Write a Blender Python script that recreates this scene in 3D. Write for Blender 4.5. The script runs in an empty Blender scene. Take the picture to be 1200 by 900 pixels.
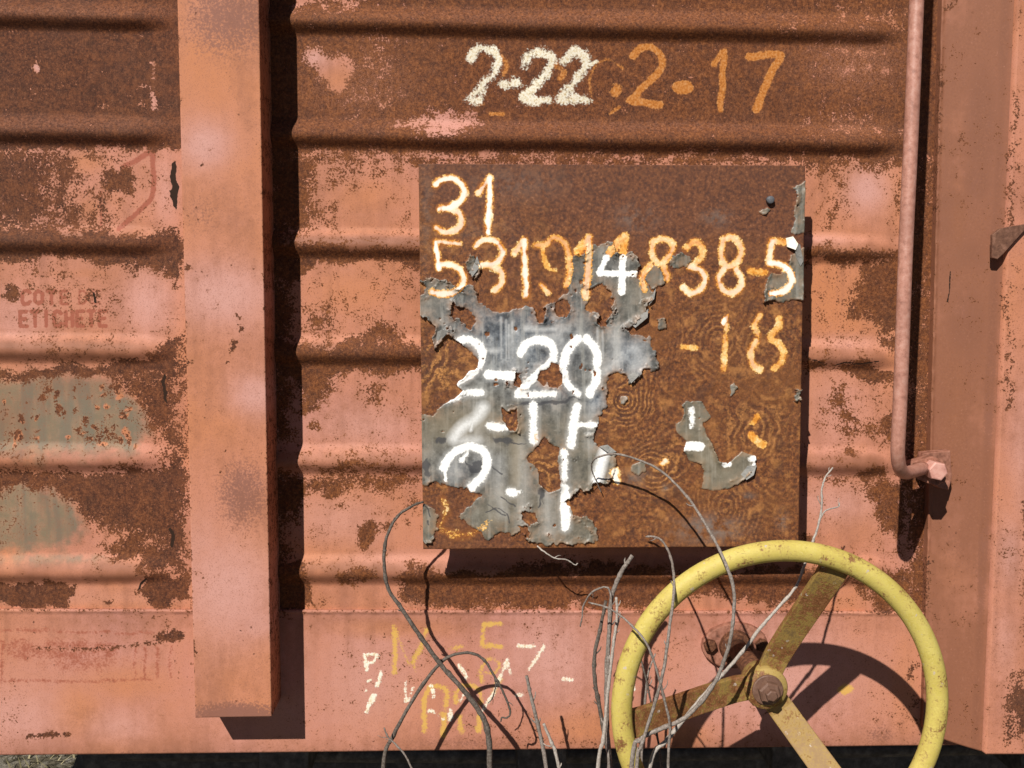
import bpy, bmesh, math, random
import numpy as np
from mathutils import Vector, Matrix

random.seed(4); np.random.seed(4)
C = bpy.context.scene.collection
SC = bpy.context.scene
U = 0.00125                      # metres for one photo pixel on the wagon wall (wall plane Y = 0, viewer at -Y)

# ------------------------------------------------------------------ camera
F = 1200.0
PITCH, YAW = math.radians(4.93), math.radians(1.96)
fw = np.array([math.sin(YAW)*math.cos(PITCH), math.cos(YAW)*math.cos(PITCH), -math.sin(PITCH)])
rt = np.cross(fw, [0, 0, 1.0]); rt /= np.linalg.norm(rt)
up = np.cross(rt, fw)
CAM = -fw*F*U
cd = bpy.data.cameras.new('camera'); cam = bpy.data.objects.new('camera', cd); C.objects.link(cam)
cd.sensor_width = 36.0; cd.lens = 36.0*F/1200.0; cd.clip_start = 0.02; cd.clip_end = 500
m = Matrix.Identity(4)
for i in range(3):
    m[i][0] = rt[i]; m[i][1] = up[i]; m[i][2] = -fw[i]; m[i][3] = CAM[i]
cam.matrix_world = m
SC.camera = cam

# ------------------------------------------------------------------ world, sun, exposure
SUN = Vector((0.49, 1.0, -0.92)).normalized()
w = bpy.data.worlds.new('World'); SC.world = w; w.use_nodes = True
nt = w.node_tree; bg = nt.nodes['Background']
sky = nt.nodes.new('ShaderNodeTexSky'); sky.sky_type = 'NISHITA'; sky.sun_disc = False
sky.sun_elevation = math.asin(-SUN.z); sky.sun_rotation = math.atan2(-SUN.x, -SUN.y)
sky.altitude = 3000; sky.air_density = 0.45; sky.dust_density = 0.3; sky.ozone_density = 1.5
nt.links.new(sky.outputs[0], bg.inputs[0]); bg.inputs[1].default_value = 0.05
ld = bpy.data.lights.new('sun', 'SUN'); ld.energy = 5.0; ld.angle = math.radians(0.5); ld.color = (1, .955, .89)
lo = bpy.data.objects.new('sun', ld); C.objects.link(lo)
lo.rotation_euler = SUN.to_track_quat('-Z', 'Y').to_euler(); lo.location = (-2, -4, 5)
SC.view_settings.view_transform = 'Standard'; SC.view_settings.look = 'None'
SC.view_settings.exposure = 0.19; SC.view_settings.gamma = 1
SC.render.engine = 'CYCLES'
SC.cycles.max_bounces = 6

# ------------------------------------------------------------------ plane helpers
def W(px, py, d=0.0):
    """world point on the plane d pixels in front of the wall that the photo shows at (px, py)"""
    px = np.asarray(px, float); py = np.asarray(py, float); d = np.asarray(d, float)
    a = (px-600.0)/F; b = (450.0-py)/F
    dx = fw[0]+a*rt[0]+b*up[0]; dy = fw[1]+a*rt[1]+b*up[1]; dz = fw[2]+a*rt[2]+b*up[2]
    t = (-d*U-CAM[1])/dy
    return np.stack([CAM[0]+dx*t, CAM[1]+dy*t, CAM[2]+dz*t], -1)
def WV(px, py, d=0.0): return Vector(W(px, py, d))

# ------------------------------------------------------------------ value noise and shapes in numpy
def vnoise(x, y, seed):
    xi = np.floor(x).astype(np.int64); yi = np.floor(y).astype(np.int64)
    fx = x-xi; fy = y-yi
    fx = fx*fx*(3-2*fx); fy = fy*fy*(3-2*fy)
    def h(a, b):
        n = (a*374761393+b*668265263+seed*1442695041) & 0xffffffff
        n = ((n ^ (n >> 13))*1274126177) & 0xffffffff
        n = (n ^ (n >> 16)) & 0xffffffff
        return n/4294967295.0
    return (h(xi, yi)*(1-fx)+h(xi+1, yi)*fx)*(1-fy)+(h(xi, yi+1)*(1-fx)+h(xi+1, yi+1)*fx)*fy
def fbm(x, y, size, octv=3, seed=1):
    s = 0; a = 1; t = 0
    for o in range(octv):
        s = s+a*vnoise(x/size*2**o+17.3*o, y/size*2**o+5.1*o, seed+o*7); t += a; a *= .55
    return s/t-0.5
def sstep(a, b, x):
    t = np.clip((x-a)/(b-a), 0, 1); return t*t*(3-2*t)
def bbox(X, Y, pts, mg):
    p = np.array(pts, float)
    return (X > p[:, 0].min()-mg) & (X < p[:, 0].max()+mg) & (Y > p[:, 1].min()-mg) & (Y < p[:, 1].max()+mg)
def seg_d(x, y, pts):
    d = np.full(x.shape, 1e9)
    for (ax, ay), (bx, by) in zip(pts[:-1], pts[1:]):
        ux, uy = bx-ax, by-ay; l = ux*ux+uy*uy+1e-9
        t = np.clip(((x-ax)*ux+(y-ay)*uy)/l, 0, 1)
        d = np.minimum(d, np.hypot(x-ax-t*ux, y-ay-t*uy))
    return d
def poly_sd(x, y, pts):
    pl = list(pts)+[pts[0]]
    d = seg_d(x, y, pl); ins = np.zeros(x.shape, bool)
    for (ax, ay), (bx, by) in zip(pl[:-1], pl[1:]):
        if ay == by: continue
        c = ((ay > y) != (by > y)) & (x < (bx-ax)*(y-ay)/(by-ay)+ax)
        ins ^= c
    return np.where(ins, -d, d)
def smooth(pts, n=5):
    """Catmull-Rom through pts (any dimension)"""
    p = [np.array(q, float) for q in pts]
    if len(p) < 3: return [tuple(q) for q in p]
    p = [2*p[0]-p[1]]+p+[2*p[-1]-p[-2]]
    out = []
    for i in range(1, len(p)-2):
        for k in range(n):
            t = k/n
            out.append(tuple(0.5*((2*p[i])+(-p[i-1]+p[i+1])*t+(2*p[i-1]-5*p[i]+4*p[i+1]-p[i+2])*t*t+(-p[i-1]+3*p[i]-3*p[i+1]+p[i+2])*t**3)))
    out.append(tuple(p[-2])); return out

class Fields:
    """paint and rust coverage over a sheet, evaluated in photo-pixel coordinates on the sheet's own vertices"""
    def __init__(s, X, Y):
        s.X, s.Y = X, Y
        s.wx = fbm(X, Y, 26, 4, 11)*26; s.wy = fbm(X, Y, 26, 4, 23)*26
        s.f = {}
    def get(s, k):
        if k not in s.f: s.f[k] = np.zeros(s.X.shape)
        return s.f[k]
    def poly(s, k, pts, fe=8, st=1.0, warp=1.0, sub=False):
        a = s.get(k); b = bbox(s.X, s.Y, pts, fe+14*warp+2)
        if not b.any(): return
        d = poly_sd(s.X[b]+s.wx[b]*warp, s.Y[b]+s.wy[b]*warp, pts)
        if k == 'rust': fe = fe*1.7+1
        v = np.clip(.5-d/(2*fe), 0, 1)
        a[b] = np.minimum(a[b], 1-v*st) if sub else np.maximum(a[b], v*st)
    def blob(s, k, x, y, rx, ry, fe=8, st=1.0, warp=1.0, sub=False):
        s.poly(k, [(x+rx*math.cos(t*math.pi/8), y+ry*math.sin(t*math.pi/8)) for t in range(16)], fe, st, warp, sub)
    def soft(s, k, x, y, rx, ry, st=1.0):
        a = s.get(k); q = ((s.X-x)/rx)**2+((s.Y-y)/ry)**2
        np.maximum(a, st*np.exp(-q), out=a)
    def line(s, k, pts, wd=8, fe=1.6, st=1.0, warp=.12, sm=True, sub=False):
        if sm: pts = smooth(pts, 4)
        a = s.get(k); b = bbox(s.X, s.Y, pts, wd+fe+6)
        if not b.any(): return
        d = seg_d(s.X[b]+s.wx[b]*warp, s.Y[b]+s.wy[b]*warp, pts)-wd/2
        v = np.clip(.5-d/(2*fe), 0, 1)*st
        a[b] = np.minimum(a[b], 1-v) if sub else np.maximum(a[b], v)

# ------------------------------------------------------------------ mesh helpers
def link(o, parent=None):
    C.objects.link(o)
    if parent is not None: o.parent = parent
    return o
def empty(name, loc, label=None, cat=None, group=None, parent=None):
    o = bpy.data.objects.new(name, None); o.location = loc; o.empty_display_size = .05
    link(o, parent); tag(o, label, cat, group); return o
def tag(o, label=None, cat=None, group=None, kind=None):
    if label: o['label'] = label
    if cat: o['category'] = cat
    if group: o['group'] = group
    if kind: o['kind'] = kind
    return o
def setparent(o, parent):
    o.parent = parent
    if parent is not None:
        bpy.context.view_layer.update()
        o.matrix_parent_inverse = parent.matrix_world.inverted()
def grid_obj(name, V, mat, parent=None, attrs=None, skirt=None, cap=False, smooth_faces=True):
    """V (ny,nx,3) world points -> sheet; skirt = list of (ny,nx,3) offsets rings pushed back from the border"""
    ny, nx = V.shape[:2]
    verts = V.reshape(-1, 3)
    i = np.arange(ny*nx).reshape(ny, nx)
    q = np.stack([i[1:, :-1], i[1:, 1:], i[:-1, 1:], i[:-1, :-1]], -1).reshape(-1, 4)
    loop = np.concatenate([i[0, :], i[1:, -1], i[-1, -2::-1], i[-2:0:-1, 0]])
    faces = [q]; extra = []; n0 = len(verts); prev = loop; src = [np.arange(n0)]
    nflat = 0
    for off in (skirt or []):
        ring = verts[loop]+np.array(off)
        idx = np.arange(len(loop))+n0+sum(len(e) for e in extra)
        extra.append(ring); src.append(loop)
        a, b = prev, idx
        faces.append(np.stack([a, np.roll(a, -1), np.roll(b, -1), b], -1)[:, ::-1].copy()[:, ::-1])
        prev = idx; nflat += len(loop)
    if extra: verts = np.concatenate([verts]+extra)
    src = np.concatenate(src)
    fq = np.concatenate(faces)
    me = bpy.data.meshes.new(name)
    me.vertices.add(len(verts)); me.vertices.foreach_set('co', verts.astype(np.float32).ravel())
    me.loops.add(fq.size); me.loops.foreach_set('vertex_index', fq.astype(np.int32).ravel())
    me.polygons.add(len(fq)); me.polygons.foreach_set('loop_start', (np.arange(len(fq))*4).astype(np.int32))
    sm = np.zeros(len(fq), bool)
    if smooth_faces: sm[:len(q)] = True
    me.polygons.foreach_set('use_smooth', sm)
    me.update(calc_edges=True)
    for an, ch in (attrs or {}).items():
        at = me.attributes.new(an, 'FLOAT_COLOR', 'POINT')
        z = np.zeros(ny*nx)
        col = np.stack([c.ravel() if c is not None else z for c in ch], -1)[src]
        at.data.foreach_set('color', col.astype(np.float32).ravel())
    me.materials.append(mat)
    o = bpy.data.objects.new(name, me); link(o)
    setparent(o, parent)
    return o
def bm_obj(name, bm, mat, parent=None, sm=False):
    me = bpy.data.meshes.new(name)
    bmesh.ops.recalc_face_normals(bm, faces=bm.faces)
    bm.to_mesh(me); bm.free()
    me.materials.append(mat)
    if sm: me.polygons.foreach_set('use_smooth', np.ones(len(me.polygons), bool))
    o = bpy.data.objects.new(name, me); link(o); setparent(o, parent); return o
def box(bm, lo, hi, bev=0.0):
    r = bmesh.ops.create_cube(bm, size=1)['verts']
    lo = Vector(lo); hi = Vector(hi)
    for v in r: v.co = Vector([(lo[k]+hi[k])/2+v.co[k]*(hi[k]-lo[k]) for k in range(3)])
    if bev:
        es = list({e for v in r for e in v.link_edges})
        bmesh.ops.bevel(bm, geom=es, offset=bev, segments=2, affect='EDGES', profile=.6)
def tube(bm, pts, radii, sides=9, caps=True, wob=0.0):
    pts = [Vector(p) for p in pts]; rings = []
    nrm = None
    for i, p in enumerate(pts):
        t = (pts[min(i+1, len(pts)-1)]-pts[max(i-1, 0)]).normalized()
        if nrm is None: nrm = t.orthogonal().normalized()
        nrm = (nrm-t*nrm.dot(t)).normalized(); bi = t.cross(nrm)
        ring = []
        for k in range(sides):
            a = 2*math.pi*k/sides; r = radii[i]*(1+wob*(random.random()-.5))
            ring.append(bm.verts.new(p+nrm*math.cos(a)*r+bi*math.sin(a)*r))
        rings.append(ring)
    for a, b in zip(rings[:-1], rings[1:]):
        for k in range(sides):
            bm.faces.new((a[k], a[(k+1) % sides], b[(k+1) % sides], b[k]))
    if caps: bm.faces.new(rings[0][::-1]); bm.faces.new(rings[-1])
def lathe(bm, c, axis, prof, n=40, close=True):
    """prof = [(along axis, radius)]"""
    axis = Vector(axis).normalized(); e1 = axis.orthogonal().normalized(); e2 = axis.cross(e1); c = Vector(c)
    rings = [[bm.verts.new(c+axis*a+(e1*math.cos(2*math.pi*k/n)+e2*math.sin(2*math.pi*k/n))*r) for k in range(n)] for a, r in prof]
    for a, b in zip(rings[:-1], rings[1:]):
        for k in range(n): bm.faces.new((a[k], a[(k+1) % n], b[(k+1) % n], b[k]))
    if close: bm.faces.new(rings[0][::-1]); bm.faces.new(rings[-1])

# ------------------------------------------------------------------ node helpers
class N:
    def __init__(s, name):
        s.m = bpy.data.materials.new(name); s.m.use_nodes = True
        s.t = s.m.node_tree; s.bsdf = s.t.nodes['Principled BSDF']
        s.co = s.t.nodes.new('ShaderNodeTexCoord').outputs['Object']
    def _in(s, sock, v):
        if hasattr(v, 'is_linked') or hasattr(v, 'links'): s.t.links.new(v, sock)
        elif isinstance(v, (tuple, list)): sock.default_value = (tuple(v)+(1,))[:4] if sock.type == 'RGBA' else v
        else: sock.default_value = v
    def math(s, op, a, b=None, c=None, clamp=False):
        n = s.t.nodes.new('ShaderNodeMath'); n.operation = op; n.use_clamp = clamp
        for i, v in enumerate((a, b, c)):
            if v is not None: s._in(n.inputs[i], v)
        return n.outputs[0]
    def add(s, a, b): return s.math('ADD', a, b)
    def mul(s, a, b): return s.math('MULTIPLY', a, b)
    def ss(s, a, b, x):
        n = s.t.nodes.new('ShaderNodeMapRange'); n.interpolation_type = 'SMOOTHSTEP'
        s._in(n.inputs['Value'], x); n.inputs['From Min'].default_value = a; n.inputs['From Max'].default_value = b
        return n.outputs[0]
    def noise(s, scale, det=4, rough=.55, stretch=None, dist=0.0, off=0.0):
        n = s.t.nodes.new('ShaderNodeTexNoise'); n.inputs['Scale'].default_value = scale
        n.inputs['Detail'].default_value = det; n.inputs['Roughness'].default_value = rough; n.inputs['Distortion'].default_value = dist
        mp = s.t.nodes.new('ShaderNodeMapping'); s.t.links.new(s.co, mp.inputs[0])
        mp.inputs['Location'].default_value = (off, off*.7, off*1.3)
        if stretch: mp.inputs['Scale'].default_value = stretch
        s.t.links.new(mp.outputs[0], n.inputs['Vector'])
        return n.outputs['Fac']
    def vor(s, scale, feat='F1', rnd=1.0):
        n = s.t.nodes.new('ShaderNodeTexVoronoi'); n.feature = feat; n.inputs['Scale'].default_value = scale
        n.inputs['Randomness'].default_value = rnd; s.t.links.new(s.co, n.inputs['Vector'])
        return n.outputs
    def mix(s, f, a, b, mode='MIX'):
        n = s.t.nodes.new('ShaderNodeMix'); n.data_type = 'RGBA'; n.blend_type = mode
        s._in(n.inputs['Factor'], f); s._in(n.inputs['A'], a); s._in(n.inputs['B'], b)
        return n.outputs['Result']
    def ramp(s, f, stops):
        n = s.t.nodes.new('ShaderNodeValToRGB'); s._in(n.inputs[0], f)
        e = n.color_ramp.elements
        while len(e) < len(stops): e.new(.5)
        for el, (p, c) in zip(e, stops): el.position = p; el.color = tuple(c)+(1,)
        return n.outputs[0]
    def attr(s, name):
        n = s.t.nodes.new('ShaderNodeAttribute'); n.attribute_name = name
        sp = s.t.nodes.new('ShaderNodeSeparateColor'); s.t.links.new(n.outputs['Color'], sp.inputs[0])
        return sp.outputs[0], sp.outputs[1], sp.outputs[2], n.outputs['Alpha']
    def brk(s, f, n1, a1, n2=None, a2=0, soft=.05):
        """coverage field + noise -> crisp broken edge, empty where the field is 0"""
        v = s.add(f, s.mul(s.math('SUBTRACT', n1, .5), a1))
        if n2 is not None: v = s.add(v, s.mul(s.math('SUBTRACT', n2, .5), a2))
        return s.mul(s.ss(.5-soft, .5+soft, v), s.ss(0.02, .12, f))
    def out(s, col, rough=.6, bump=None, dist=.001, strength=1.0, spec=.3, metal=None):
        s._in(s.bsdf.inputs['Base Color'], col); s._in(s.bsdf.inputs['Roughness'], rough)
        s.bsdf.inputs['Specular IOR Level'].default_value = spec
        if metal is not None: s._in(s.bsdf.inputs['Metallic'], metal)
        if bump is not None:
            b = s.t.nodes.new('ShaderNodeBump'); b.inputs['Distance'].default_value = dist; b.inputs['Strength'].default_value = strength
            s.t.links.new(bump, b.inputs['Height']); s.t.links.new(b.outputs[0], s.bsdf.inputs['Normal'])
        return s.m

PINK = (.485, .213, .160); PINK2 = (.56, .290, .240); ORANGE = (.50, .192, .084); MAUVE = (.215, .095, .070)

def mat_wall():
    s = N('painted_rusty_steel')
    rust, orange, mauve, green = s.attr('A')
    white, yellow, stencil, black = s.attr('B')
    ochre, must, pale, mist = s.attr('D'); wash = s.attr('E')[0]
    nf = s.noise(330, 4, .65); nf2 = s.noise(700, 2, .6, off=3.1); nm = s.noise(70, 5, .6, off=1.7); nl = s.noise(9, 4, .55, off=5.3)
    streak = s.noise(60, 3, .5, stretch=(1, 1, .12), off=2.2)
    # paint
    po = s.add(orange, s.mul(s.math('SUBTRACT', nm, .5), .5)); po = s.add(po, s.mul(s.math('SUBTRACT', nl, .5), .5))
    po = s.math('MAXIMUM', s.math('MINIMUM', po, 1.0), 0.0)
    paint = s.mix(po, PINK, ORANGE)
    paint = s.mix(pale, paint, PINK2)
    paint = s.mix(s.mul(s.ss(.35, .8, nm), .25), paint, (.40, .165, .11))
    paint = s.mix(s.mul(s.ss(.45, .75, streak), .18), paint, (.36, .15, .10))
    gcol = s.mix(s.ss(.3, .7, nm), (.16, .145, .09), (.27, .185, .115)); gcol = s.mix(s.mul(s.ss(.42, .6, streak), .7), gcol, (.115, .135, .10))
    paint = s.mix(s.mul(s.ss(.15, .55, s.add(green, s.mul(s.math('SUBTRACT', nm, .5), .7))), .88), paint, gcol)
    mm = s.mul(s.ss(.35, .62, s.add(s.mul(mauve, .75), s.mul(s.math('SUBTRACT', nf, .45), 1.0))), s.math('MINIMUM', s.mul(mauve, 1.6), .85))
    paint = s.mix(mm, paint, MAUVE)
    ws = s.math('MINIMUM', s.math('MAXIMUM', s.add(wash, s.add(s.mul(s.add(nm, s.math('SUBTRACT', streak, 1.0)), .6), s.mul(s.math('SUBTRACT', nf, .5), .5))), 0.0), 1.0)
    paint = s.mix(s.mul(s.mul(ws, s.ss(.02, .15, wash)), .9), paint, s.mix(nf, (.145, .052, .026), (.275, .112, .060)))
    sten = s.mul(s.brk(stencil, nf, .7, nm, .5, .14), .85)
    paint = s.mix(sten, paint, (.30, .080, .045))
    # fine dust and pits over all the paint
    paint = s.mix(s.mul(s.ss(.55, .70, nf2), .5), paint, (.20, .085, .06))
    paint = s.mix(s.mul(s.ss(.56, .70, nf), .35), paint, (.24, .09, .05))
    paint = s.mix(s.mul(s.ss(.62, .75, nf), .22), paint, (.68, .36, .26))
    # rust
    rn = s.noise(260, 6, .74, off=7.7)
    rcol = s.ramp(rn, [(.26, (.020, .008, .006)), (.41, (.062, .021, .011)), (.53, (.115, .038, .017)), (.66, (.20, .072, .030)), (.82, (.38, .17, .085))])
    rcol = s.mix(s.mul(s.ss(.38, .66, nl), .55), rcol, s.mix(rn, (.035, .014, .010), (.135, .060, .036)))
    rcol = s.mix(s.mul(s.ss(.46, .66, nm), .40), rcol, (.20, .068, .026)); rcol = s.mix(s.mul(s.ss(.47, .32, s.noise(38, 4, .6, off=12.0)), .55), rcol, (.040, .016, .010))
    rcol = s.mix(s.math('MINIMUM', s.mul(must, s.add(.45, s.mul(s.ss(.3, .65, nm), .7))), .95), rcol, s.ramp(rn, [(.26, (.036, .012, .005)), (.43, (.115, .036, .012)), (.56, (.215, .072, .022)), (.70, (.36, .135, .045)), (.84, (.52, .24, .11))]))
    vs = s.noise(420, 3, .6, stretch=(1, 1, .16), off=6.1)
    rcol = s.mix(s.mul(s.ss(.50, .70, vs), .09), rcol, (.38, .17, .085)); rcol = s.mix(s.mul(s.ss(.48, .32, vs), .14), rcol, (.040, .015, .008))
    rcol = s.mix(s.mul(s.mul(mist, s.ss(.40, .62, nf)), .8), rcol, (.40, .175, .105))
    rcol = s.mix(s.mul(s.ss(.47, .36, nf2), .55), rcol, (.022, .009, .007)); rcol = s.mix(s.mul(s.ss(.62, .76, nf2), .6), rcol, (.34, .17, .10))
    rm = s.brk(rust, nf, 1.9, nm, 1.35, .07)
    rim = s.mul(s.ss(.36, .5, s.add(s.add(rust, s.mul(s.math('SUBTRACT', nf, .5), 1.9)), s.mul(s.math('SUBTRACT', nm, .5), 1.35))), s.ss(.02, .12, rust))
    paint = s.mix(s.mul(rim, .55), paint, (.30, .115, .045))
    # scattered little chips everywhere
    v = s.vor(75); chip = s.mul(s.math('LESS_THAN', v[0], .13), s.math('GREATER_THAN', s.noise(12, 3, .6, off=9.1), .60))
    chip = s.mul(chip, s.ss(.42, .58, nf))
    rm = s.math('MAXIMUM', rm, s.mul(chip, .85))
    col = s.mix(rm, paint, rcol)
    # lettering paint
    oc = s.mul(s.brk(ochre, nf, .75, nm, .6, .14), .85)
    col = s.mix(oc, col, s.ramp(nf, [(.3, (.30, .088, .012)), (.5, (.52, .19, .035)), (.7, (.60, .30, .12))]))
    ye = s.mul(s.brk(yellow, nf, 1.7, nm, 1.2, .22), .85)
    col = s.mix(ye, col, s.mix(nm, (.60, .34, .045), (.66, .42, .12)))
    wh = s.mul(s.brk(white, nf, 1.9, nm, 2.2, .25), s.add(.82, s.mul(s.ss(.38, .6, nl), .16)))
    col = s.mix(s.mul(wh, .93), col, s.ramp(nf, [(.28, (.44, .25, .09)), (.42, (.76, .66, .44)), (.58, (.88, .85, .72))]))
    bk = s.brk(black, nf, .6, nm, .3, .06)
    col = s.mix(bk, col, (.030, .016, .010))
    h = s.add(s.mul(s.math('SUBTRACT', 1.0, rm), .55), s.mul(rn, s.add(.12, s.mul(rm, .55))))
    h = s.add(h, s.mul(nf2, .07))
    h = s.math('SUBTRACT', h, s.mul(bk, .15)); h = s.add(h, s.mul(wh, .25))
    rough = s.add(.62, s.add(s.mul(rm, .18), s.mul(bk, .3)))
    return s.out(col, rough, h, .0011, .85, .22)

def mat_plate():
    s = N('peeling_plate_paint')
    gray, white, orange, phase = s.attr('A')
    blue, spray, dark, flat = s.attr('B')
    warm, pale, grime, stain = s.attr('D'); zone = s.attr('E')[0]
    nf = s.noise(330, 4, .65); nf2 = s.noise(800, 2, .6, off=3.1); nm = s.noise(75, 5, .6, off=1.7); nl = s.noise(14, 4, .55, off=5.3)
    streak = s.noise(130, 4, .55, stretch=(1, 1, .07), off=2.2)
    rn = s.noise(210, 6, .72, off=7.7)
    # rust with growth rings
    ph = s.add(s.mul(phase, 1.05), s.add(s.mul(nm, 4.5), s.add(s.mul(nf, 2.5), s.mul(s.noise(22, 3, .5, off=8.1), 11.0))))
    ring = s.math('SINE', ph); ring = s.mul(s.ss(-.45, .95, ring), s.ss(.30, .60, rn))
    ringamp = s.mul(s.mul(s.math('SUBTRACT', 1.0, flat), s.mul(zone, s.ss(.30, .52, s.noise(26, 4, .6, off=4.4)))), s.ss(.25, .50, nf))
    base = s.ramp(rn, [(.25, (.024, .009, .006)), (.41, (.080, .025, .009)), (.54, (.178, .058, .015)), (.67, (.34, .125, .033)), (.82, (.50, .23, .08))])
    base = s.mix(s.mul(s.ss(.42, .65, nl), .55), base, (.21, .075, .017))
    flatc = s.ramp(rn, [(.25, (.036, .014, .009)), (.43, (.090, .031, .015)), (.58, (.165, .057, .021)), (.74, (.33, .15, .08))])
    flatc = s.mix(s.mul(s.ss(.52, .66, nm), .45), flatc, (.175, .062, .022))
    base = s.mix(s.mul(s.ss(.47, .36, nf2), .5), base, (.03, .012, .008))
    base = s.mix(flat, base, flatc)
    base = s.mix(s.mul(s.math('MINIMUM', s.mul(ring, ringamp), 1.0), .95), base, s.mix(nf, (.34, .125, .026), (.62, .30, .095)))
    base = s.mix(s.mul(s.mul(s.math('SUBTRACT', 1.0, ring), ringamp), .45), base, (.060, .022, .011))
    base = s.mix(s.mul(s.ss(.47, .30, s.noise(33, 4, .62, off=14.0)), .6), base, (.055, .020, .011)); base = s.mix(s.mul(s.mul(s.math('SUBTRACT', 1.0, flat), s.ss(.52, .70, s.noise(45, 4, .62, off=17.0))), .65), base, s.mix(rn, (.24, .080, .016), (.60, .28, .085)))
    base = s.mix(s.mul(grime, s.ss(.35, .6, nm)), base, (.17, .14, .12))
    # grey paint
    gc = s.mix(s.ss(.3, .7, s.add(s.mul(nm, .6), s.mul(nl, .4))), (.095, .088, .068), (.225, .206, .160))
    gc = s.mix(blue, gc, s.ramp(s.add(s.mul(nm, .82), s.mul(streak, .18)), [(.38, (.045, .054, .070)), (.50, (.125, .143, .165)), (.62, (.31, .33, .345))]))
    gc = s.mix(s.mul(s.ss(.50, .68, streak), .34), gc, (.40, .385, .34))
    gc = s.mix(s.mul(s.ss(.42, .25, nm), .6), gc, (.065, .06, .055))
    gc = s.mix(s.mul(s.ss(.50, .30, streak), .0), gc, (.08, .075, .07))
    gc = s.mix(s.mul(s.ss(.55, .72, nf), .35), gc, (.34, .32, .28))
    gc = s.mix(s.mul(s.mul(stain, s.ss(.38, .62, nm)), .75), gc, (.30, .135, .05))
    gc = s.mix(s.mul(warm, .6), gc, (.25, .19, .105))
    gc = s.mix(s.math('MINIMUM', s.mul(spray, s.add(.55, nf)), .9), gc, (.74, .74, .72))
    gc = s.mix(s.mul(s.brk(dark, nf, .5, nm, .4, .12), .8), gc, (.050, .050, .055))
    gm = s.ss(.40, .60, gray)
    col = s.mix(gm, base, gc)
    # letters: orange-stained cream paint, whiter where it still sits on grey
    om = s.brk(orange, nf, 1.3, nm, 1.1, .10)
    oc = s.ramp(s.add(s.mul(nm, .7), s.mul(nf, .35)), [(.34, (.52, .16, .014)), (.48, (.68, .27, .03)), (.60, (.78, .46, .12)), (.74, (.88, .74, .46))])
    core = s.ss(.55, .85, s.add(orange, s.mul(s.math('SUBTRACT', nm, .5), 1.5)))
    oc = s.mix(s.mul(s.mul(pale, core), .95), oc, (.95, .92, .82))
    rimo = s.mul(s.ss(.10, .45, orange), .6)
    col = s.mix(s.mul(rimo, s.math('SUBTRACT', 1.0, gm)), col, (.30, .095, .016))
    col = s.mix(s.mul(om, .96), col, oc)
    wm = s.mul(s.brk(white, nf, 1.1, nm, 1.2, .2), gm)
    wc = s.mix(s.ss(.53, .64, s.add(s.mul(nm, .8), s.mul(stain, .13))), (.93, .92, .88), s.mix(nf, (.55, .22, .05), (.85, .62, .34)))
    col = s.mix(s.mul(wm, .97), col, wc)
    h = s.add(s.mul(rn, s.add(.10, s.mul(s.math('SUBTRACT', 1.0, gm), .55))), s.mul(s.mul(ring, ringamp), s.mul(s.math('SUBTRACT', 1.0, gm), .45)))
    h = s.add(h, s.mul(nf, .12)); h = s.add(h, s.mul(om, .35))
    rough = s.math('SUBTRACT', .74, s.mul(gm, .30))
    return s.out(col, rough, h, .0010, .8, .4)

def mat_generic(name, c0, c1, c2, scale=200, rough=.75, bump=.0008, spec=.25):
    s = N(name)
    n = s.noise(scale, 5, .68); nl = s.noise(scale*.12, 4, .6, off=2.0)
    col = s.ramp(n, [(.28, c0), (.5, c1), (.74, c2)])
    col = s.mix(s.mul(s.ss(.4, .7, nl), .4), col, c0)
    return s.out(col, rough, n, bump, .9, spec)

def mat_yellow(name, amount, dull):
    s = N(name)
    nf = s.noise(330, 5, .68); nm = s.noise(60, 5, .62, off=1.7); nl = s.noise(10, 4, .6, off=4.2)
    geo = s.t.nodes.new('ShaderNodeNewGeometry'); sp = s.t.nodes.new('ShaderNodeSeparateXYZ'); s.t.links.new(geo.outputs['Position'], sp.inputs[0])
    yc = s.mix(s.ss(.3, .7, nm), (.49, .39, .085), (.60, .50, .14))
    yc = s.mix(s.mul(s.ss(.5, .68, nf), .5), yc, (.72, .63, .27)); yc = s.mix(s.mul(s.ss(.52, .72, nl), .5), yc, (.36, .27, .085)); yc = s.mix(s.mul(s.ss(.60, .72, s.noise(500, 3, .6, stretch=(.25, 1, 1), off=9.0)), .6), yc, (.25, .17, .06))
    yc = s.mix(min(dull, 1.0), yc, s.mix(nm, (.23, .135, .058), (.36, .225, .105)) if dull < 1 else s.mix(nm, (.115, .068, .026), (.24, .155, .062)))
    rcol = s.ramp(nf, [(.3, (.055, .022, .012)), (.5, (.17, .065, .022)), (.72, (.33, .17, .075))])
    v = s.add(s.mul(nf, .5), s.add(s.mul(nm, .5), s.mul(nl, .55)))
    rm = s.ss(1.02-amount, 1.12-amount, v)
    ed = s.mul(s.ss(.92-amount, 1.05-amount, v), .45)
    col = s.mix(ed, yc, (.40, .27, .05)); col = s.mix(rm, col, rcol)
    v2 = s.vor(55); chip = s.mul(s.math('LESS_THAN', v2[0], .13), s.ss(.45, .6, nf))
    col = s.mix(chip, col, (.48, .40, .34))
    h = s.add(s.mul(nf, .35), s.mul(s.math('SUBTRACT', 1.0, rm), .5))
    return s.out(col, .58, h, .0008, .8, .3)

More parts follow.
